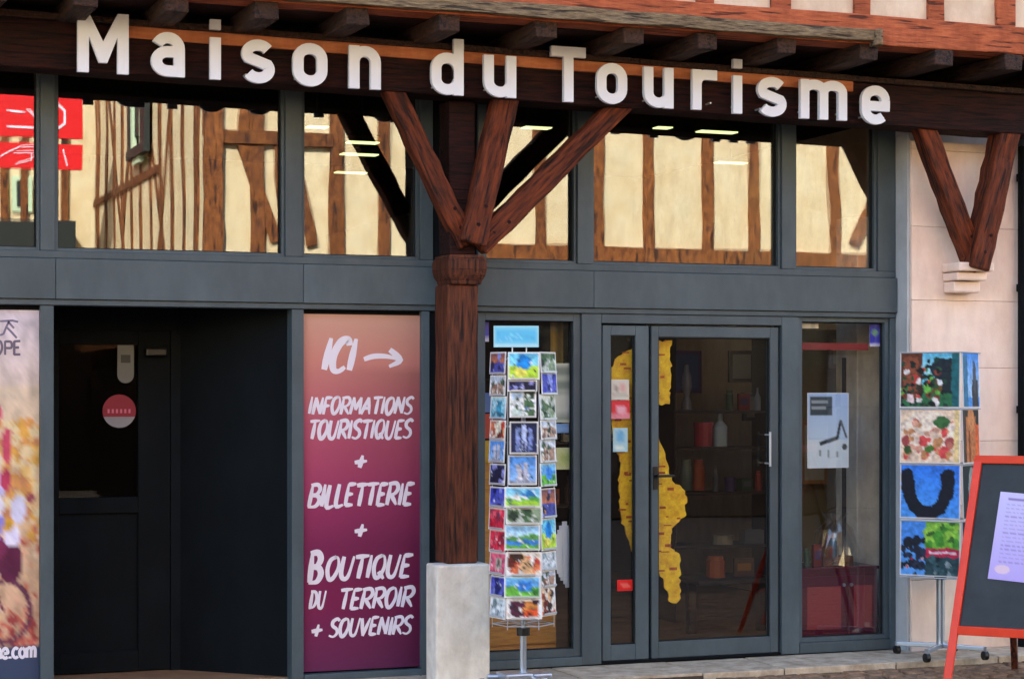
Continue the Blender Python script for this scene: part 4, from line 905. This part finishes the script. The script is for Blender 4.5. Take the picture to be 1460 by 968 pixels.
def im_u(kk=0):
    i = Img(80, 68, '3c88ec'); i.grad(0, 1, '2c78e8', '50a0f4')
    for q in range(60):
        t = q/59; a_ = math.pi*(1.08-t*1.16)+0; i.ell(.5+.36*math.cos(a_+math.pi) if False else .46-.34*math.cos(math.pi*t), .15+.75*math.sin(math.pi*t)**.8 if 0 < t < 1 else .2, .11, .12, '0a0e20')
    return i.warp(.035, 9, .65).noise(.1)
def im_split():
    i = Img(80, 68, '58a0ec'); i.rect(0, 0, .42, .4, '4c94ec').blobs(40, ['101828', '1c2438', '283048'], .05, .0, .35, .42, 1).blobs(6, ['b83048', 'c8a8b0'], .02, .1, .5, .4, .9); i.rect(.42, 0, 1, .5, '78b83c').blobs(20, ['4c9830', '9cd048', '386c28'], .06, .45, 0, 1, .48).rect(.42, .5, 1, .66, 'c8244c').rect(.48, .56, .94, .6, 'f0c8d0').rect(.42, .66, 1, 1, '284850').blobs(14, ['88989c', '3c6068', '182c34'], .04, .45, .68, 1, 1); return i.warp(.035, 9, .65).noise(.12)
def im_sky():
    i = Img(48, 72, '4c94e0'); i.grad(0, .8, '3c88e0', 'a8ccec').rect(.0, .05, .3, 1, '3c7498').rect(.55, .5, .9, 1, '3c3838').ell(.7, .45, .1, .3, '4c4c54'); return i.warp(.035, 9, .65).noise(.1)
def im_tower():
    i = Img(48, 68, '30241c'); i.rect(.2, .15, .8, 1, 'b87040').ell(.5, .2, .18, .25, 'c88450').rect(.35, .4, .45, 1, '80401c').rect(.75, .3, 1, 1, 'd86028').rect(0, 0, .15, 1, '48382c'); return i.warp(.035, 9, .65).noise(.25)
def im_spire():
    i = Img(48, 68, '101c20'); i.ell(.55, .5, .2, .45, '98a098').rect(.35, .45, .8, 1, '8c948c').rect(.5, .6, .6, .8, '283430'); return i.warp(.035, 9, .65).noise(.3)
def im_church():
    i = Img(48, 68, '4c90e4'); i.grad(0, .6, '3c80e0', 'a0c4f0').rect(0, 0, .3, 1, '1c2030').rect(.6, .35, .95, 1, '785c50').ell(.78, .35, .12, .2, '50404c').rect(.35, .7, .6, 1, '98a8c0'); return i.warp(.035, 9, .65).noise(.15)
rws = [(503, 580), (584, 659), (663, 738), (742, 820)]
fr_ = [(im_hills, 'large card of a green valley town between dark towers, top of the poster spinner'), (im_food, 'large card of a plate of dressed vegetables, second row of the poster spinner'), (im_u, 'large card of a dark U-shaped form on blue sky, third row of the poster spinner'), (im_split, 'large card split between dark rooftops and green leaves, bottom row of the poster spinner')]
sd_ = [(im_sky, 'narrow-looking blue sky card on the right face of the top row of the poster spinner'), (im_tower, 'card of an orange brick tower, right face of the second row'), (im_spire, 'card of a pale stone spire on black, right face of the third row'), (im_church, 'card of a church under blue sky, right face of the bottom row')]
for k, (v0, v1) in enumerate(rws):
    place_card(0, v0, v1, fr_[k][0](), .41, fr_[k][1], RX, RYY, .215, RB, 0, 'picture_card', 'large picture cards on the poster spinner', .03)
    place_card(-R(90), v0, v1, sd_[k][0](), .34, sd_[k][1], RX, RYY, .215, RB, 0, 'picture_card', 'large picture cards on the poster spinner', .03)

# ------------------------------------------------------------------ A-board
AN = R(48); LEAN = R(18)
nrm = Vector((-math.sin(AN), -math.cos(AN), 0)); rt = Vector((math.cos(AN), -math.sin(AN), 0))
foot = P(1350, 985, -1.35); foot.z = -.05
H_ = 1.44; Wd = .74; SPL = .085
ab = thing('pavement_board', 'orange framed chalkboard easel with a lilac paper sheet at the right edge', 'sign board')
def bp(lx, lh, ln=0): 
    return foot+rt*(lx)+Vector((0, 0, 1))*(lh*math.cos(LEAN))-nrm*(lh*math.sin(LEAN))+(nrm*math.cos(LEAN)+Vector((0, 0, 1))*math.sin(LEAN))*ln
up_ = nrm
TOPL = H_
def brd(name, a, b, w_, h_, m): return MB().bar(bp(*a), bp(*b), w_, h_, up=nrm, seg=1).build(name, m, ab, .004)
brd('side_rail', (0, 0, 0), (SPL, TOPL, 0), .05, .03, 'orange_frame'); brd('side_rail', (Wd, 0, 0), (Wd-SPL, TOPL, 0), .05, .03, 'orange_frame')
zb_ = .34
brd('top_rail', (SPL-.02, TOPL-.0, .002), (Wd-SPL+.02, TOPL, .002), .05, .034, 'orange_frame')
brd('bottom_rail', (zb_/TOPL*SPL+.02, zb_, .001), (Wd-zb_/TOPL*SPL-.02, zb_, .001), .055, .028, 'orange_frame')
pl = MB(); q0 = zb_/TOPL*SPL
cs8 = [bp(q0, zb_, -.006), bp(Wd-q0, zb_, -.006), bp(Wd-SPL, TOPL, -.006), bp(SPL, TOPL, -.006), bp(q0, zb_, -.014), bp(Wd-q0, zb_, -.014), bp(Wd-SPL, TOPL, -.014), bp(SPL, TOPL, -.014)]
pl.v = [tuple(c) for c in cs8]; pl.f = [(0, 1, 2, 3), (7, 6, 5, 4), (0, 4, 5, 1), (2, 6, 7, 3), (0, 3, 7, 4), (1, 5, 6, 2)]; pl.build('chalk_panel', 'slate', ab)
rear = M['beam']
for lx in (.22, Wd-.2):
    MB().bar(bp(lx+.03, TOPL-.06, -.03), Vector(bp(lx, 0, 0))-nrm*.85, .04, .028, up=nrm).build('rear_leg', 'brace', ab, .003)
im = Img(80, 112, 'ccc0ec').grad(0, 1, 'd0c8f0', 'bca8e8')
im.rect(.14, .06, .62, .085, '8c7cb8')
for k in range(15):
    xq = .12
    while xq < (.86 if k % 4 else .6):
        wq = random.uniform(.03, .11); im.rect(xq, .13+k*.047, xq+wq, .142+k*.047, 'a090cc'); xq += wq+.025
im.ell(.2, .88, .12, .05, 'e4c8d8').noise(.05)
pa = bpy.data.objects.new('paper_sheet', sheet_mesh('paper_sheet', .40, .56, im, .001)); COL.objects.link(pa)
pp = bp(.40, .66, .001); zax = (Vector((0, 0, 1))*math.cos(LEAN)-nrm*math.sin(LEAN)).normalized()
yax = zax.cross(rt)
pa.matrix_world = Matrix.Translation(pp) @ Matrix((rt, yax, zax)).transposed().to_4x4() @ Matrix.Rotation(R(4), 4, 'Y')
tag(pa, 'lilac printed sheet of paper pinned to the orange framed chalkboard', 'paper')

# ------------------------------------------------------------------ across the street, mirrored in the upper panes
OY = -14.0
ob = thing('opposite_house', 'sunlit half-timbered house across the street with cream plaster and brown studs', 'building')
cx_ = PR(290, 300, OY).x
xj = PR(640, 300, OY).x
box('wall', 'opp_plaster', cx_, 26, OY-9, OY, 3.5, 8.6, ob)
box('lower_wall', 'opp_plaster', cx_, xj, OY-9, OY-.002, 2.6, 3.499, ob)
box('ground_floor_wall', 'opp_dark', cx_+.15, xj, OY-8.9, OY-.25, -.06, 2.599, ob); box('ground_floor_wall', 'opp_dark', xj+.001, 26, OY-8.9, OY-.25, -.06, 3.499, ob)
MB().bar((xj, OY+.03, 3.66), (26, OY+.03, 3.66), .2, .3, seg=20, jit=.01).build('sill_beam', 'opp_wood', ob)
MB().bar((cx_+.12, OY+.02, 2.6), (cx_+.12, OY+.02, 8.6), .25, .14, up=(0, 1, 0), seg=24, jit=.012).build('corner_post', 'opp_wood', ob)
for k, (u, wu) in enumerate(((366, .17), (479, .2), (545, .17), (615, .17), (690, .16), (768, .16), (852, .15), (924, .15), (1007, .17), (1073, .15), (1187, .16), (1262, .15), (1340, .16), (1430, .16), (1520, .16), (1620, .16), (1760, .16))):
    xx = PR(u, 300, OY).x
    MB().bar((xx, OY+.02, 3.8 if xx > xj else 2.7), (xx+random.uniform(-.03, .03), OY+.02, 8.6), wu, .08, up=(0, 1, 0), seg=14, jit=.01).build('stud', 'opp_wood', ob)
for (a, b) in (((392, 345), (345, 205)), ((395, 200), (405, 345)), ((445, 350), (425, 250)), ((1215, 350), (1240, 290)), ((345, 195), (352, 120))):
    p0 = PR(*a, OY); p1 = PR(*b, OY); p0.y = p1.y = OY+.02
    MB().bar(p0, p1, .15, .07, up=(0, 1, 0), seg=6, jit=.01).build('diagonal_brace', 'opp_wood', ob)
x0, x1 = PR(300, 300, OY).x, PR(410, 300, OY).x
MB().bar((x0, OY+.03, 5.12), (x1+.6, OY+.03, 5.12), .1, .17, seg=6, jit=.01).build('rail', 'opp_wood', ob)
MB().bar((x1+.6, OY+.03, 6.25), (26, OY+.03, 6.25), .1, .2, seg=16, jit=.01).build('rail', 'opp_wood', ob)
for k in range(6):
    xx = cx_+2.2+k*3.1
    box('shop_window', 'glass_dark', xx-1.0, xx+1.0, OY-.24, OY-.2, .6, 2.7, ob)
    if k > 0: box('window', 'green_frame', xx-.4, xx+.4, OY+.045, OY+.09, 6.6, 7.9, ob)
rf = MB(); rf.v = [(cx_-.5, OY+.6, 8.4), (26.5, OY+.6, 8.4), (26.5, OY-4.5, 13), (cx_-.5, OY-4.5, 13), (cx_-.5, OY-9.6, 8.4), (26.5, OY-9.6, 8.4)]
rf.f = [(0, 1, 2, 3), (3, 2, 5, 4), (0, 3, 4), (1, 5, 2), (0, 4, 5, 1)]; rf.build('roof', 'roof_tile', ob)
# its side wall along the lane
k = 0; yy = OY-.5
while yy > OY-8.9:
    MB().bar((cx_-.004, yy, 2.7), (cx_-.004, yy+random.uniform(-.05, .05), 8.6), .03, .17, up=(0, 1, 0), seg=10, jit=.01).build('stud', 'opp_wood', ob)
    if k % 2 == 0: MB().bar((cx_-.006, yy, 2.7), (cx_-.006, max(yy-2.6, OY-8.9) if k % 4 else min(yy+2.4, OY-.1), 7.4), .03, .13, up=(0, 1, 0), seg=6, jit=.01).build('diagonal_brace', 'opp_wood', ob)
    yy -= .8; k += 1
MB().bar((cx_-.015, OY-3.0, 5.0), (cx_-.015, OY-8.9, 5.0), .04, .13, seg=12, jit=.01).build('rail', 'opp_wood', ob)
MB().bar((cx_-.04, OY, 2.62), (cx_-.04, OY-8.9, 2.62), .12, .3, seg=12, jit=.01).build('rail', 'opp_wood', ob)
wy = -18.2
sh = MB().box(cx_-.14, cx_-.06, wy-.75, wy-.55, 5.45, 7.4).box(cx_-.14, cx_-.06, wy+.35, wy+.75, 5.45, 7.4).box(cx_-.16, cx_-.06, wy-.75, wy+.75, 5.3, 5.449).build('shutter', 'shutter', ob)
wf = MB().box(cx_-.12, cx_-.05, wy-.54, wy-.4, 5.45, 7.4).box(cx_-.12, cx_-.05, wy+.2, wy+.34, 5.45, 7.4).box(cx_-.12, cx_-.05, wy-.4, wy+.2, 5.2, 5.4).build('window', 'green_frame', ob)
box('pane', 'shutter', cx_-.08, cx_-.055, wy-.4, wy+.2, 5.65, 7.4, wf)
# house closing the lane
eb = thing('lane_house', 'cream house at the end of the lane with dark awnings', 'building')
ey = -25.0; ex1 = cx_+1
box('wall', 'opp_plaster', -14, ex1, ey-6, ey, 3.4, 9, eb); box('ground_floor_wall', 'opp_dark', -14, ex1, ey-6, ey-.05, -.06, 3.399, eb)
for u, v0, v1 in ((30, 250, 300), (-40, 250, 300), (-120, 250, 300)):
    p0 = PR(u-14, v1, ey+.05); p1 = PR(u+14, v0, ey+.05); f_ = box('window', 'green_frame', p0.x, p1.x, ey+.001, ey+.06, p0.z, p1.z, eb)
    box('pane', 'shutter', p0.x+.08, p1.x-.08, ey+.061, ey+.07, p0.z+.08, p1.z-.08, f_)
for u in (5, 32, 62, 92):
    xx = PR(u, 300, ey).x; MB().bar((xx, ey+.04, 3.4), (xx, ey+.04, 9), .12, .08, up=(0, 1, 0)).build('stud', 'opp_wood', eb)
p0 = PR(-60, 356, ey+.5); p1 = PR(104, 318, ey+.5)
box('awning', 'shutter', p0.x, p1.x, ey+.001, ey+.9, p0.z-.6, p1.z, eb)
rf = MB(); rf.v = [(-14.5, ey+.6, 8.9), (ex1+.3, ey+.6, 8.9), (ex1+.3, ey-3, 12), (-14.5, ey-3, 12), (-14.5, ey-6.6, 8.9), (ex1+.3, ey-6.6, 8.9)]
rf.f = [(0, 1, 2, 3), (3, 2, 5, 4), (0, 3, 4), (1, 5, 2), (0, 4, 5, 1)]; rf.build('roof', 'roof_tile', eb)
# red shop signs hanging in the lane
ry = -20.0
for (v0, v1, lab) in ((128, 196, 'upper red hanging sign with white strokes, mirrored in the left upper panes'), (204, 240, 'lower red hanging sign mirrored in the left upper panes')):
    p0 = PR(-70, v1, ry); p1 = PR(117, v0, ry); p0.z = PR(60, v1, ry).z; p1.z = PR(60, v0, ry).z
    s_ = tag(box('red_sign', 'red', p0.x, p1.x, ry-.08, ry, p0.z, p1.z), lab, 'sign')
    mk = MB()
    def q_(u, v): p = PR(u, v, ry); return (p.x, p.z)
    if v0 < 200:
        mk.ribbon([q_(10, 159), q_(32, 161)], .035, ry+.002, ry+.01).ribbon([q_(10, 181), q_(50, 183)], .035, ry+.002, ry+.01).ribbon([q_(38, 156), q_(48, 166), q_(56, 182)], .035, ry+.0105, ry+.012)
        mk.ribbon([q_(82, 150), q_(92, 160), q_(92, 178), q_(80, 186)], .035, ry+.002, ry+.01)
    else:
        mk.ribbon([q_(0, 222), q_(12, 215), q_(28, 208), q_(50, 208)], .02, ry+.002, ry+.01).ribbon([q_(20, 216), q_(44, 216), q_(44, 226), q_(22, 232)], .02, ry+.0105, ry+.012).ribbon([q_(90, 212), q_(96, 236)], .02, ry+.002, ry+.01)
    mk.build('marks', 'print_white', s_)
    MB().cyl((p0.x+.3, ry-.04, p1.z), (p0.x+.3, ry-.04, p1.z+.4), .02, 6).cyl((p1.x-.3, ry-.04, p1.z), (p1.x-.3, ry-.04, p1.z+.4), .02, 6).build('hanger', 'shutter', s_)
# house on the left of the lane
lb = thing('corner_house', 'plain cream house on the near corner of the lane', 'building')
box('wall', 'opp_plaster', -14, -2.2, -24, OY-.3, 3.3, 8, lb); box('ground_floor_wall', 'opp_dark', -13.9, -2.3, -23.9, OY-.4, -.06, 3.299, lb)
box('roof', 'roof_tile', -14.4, -1.9, -24.2, OY, 8.001, 8.4, lb)
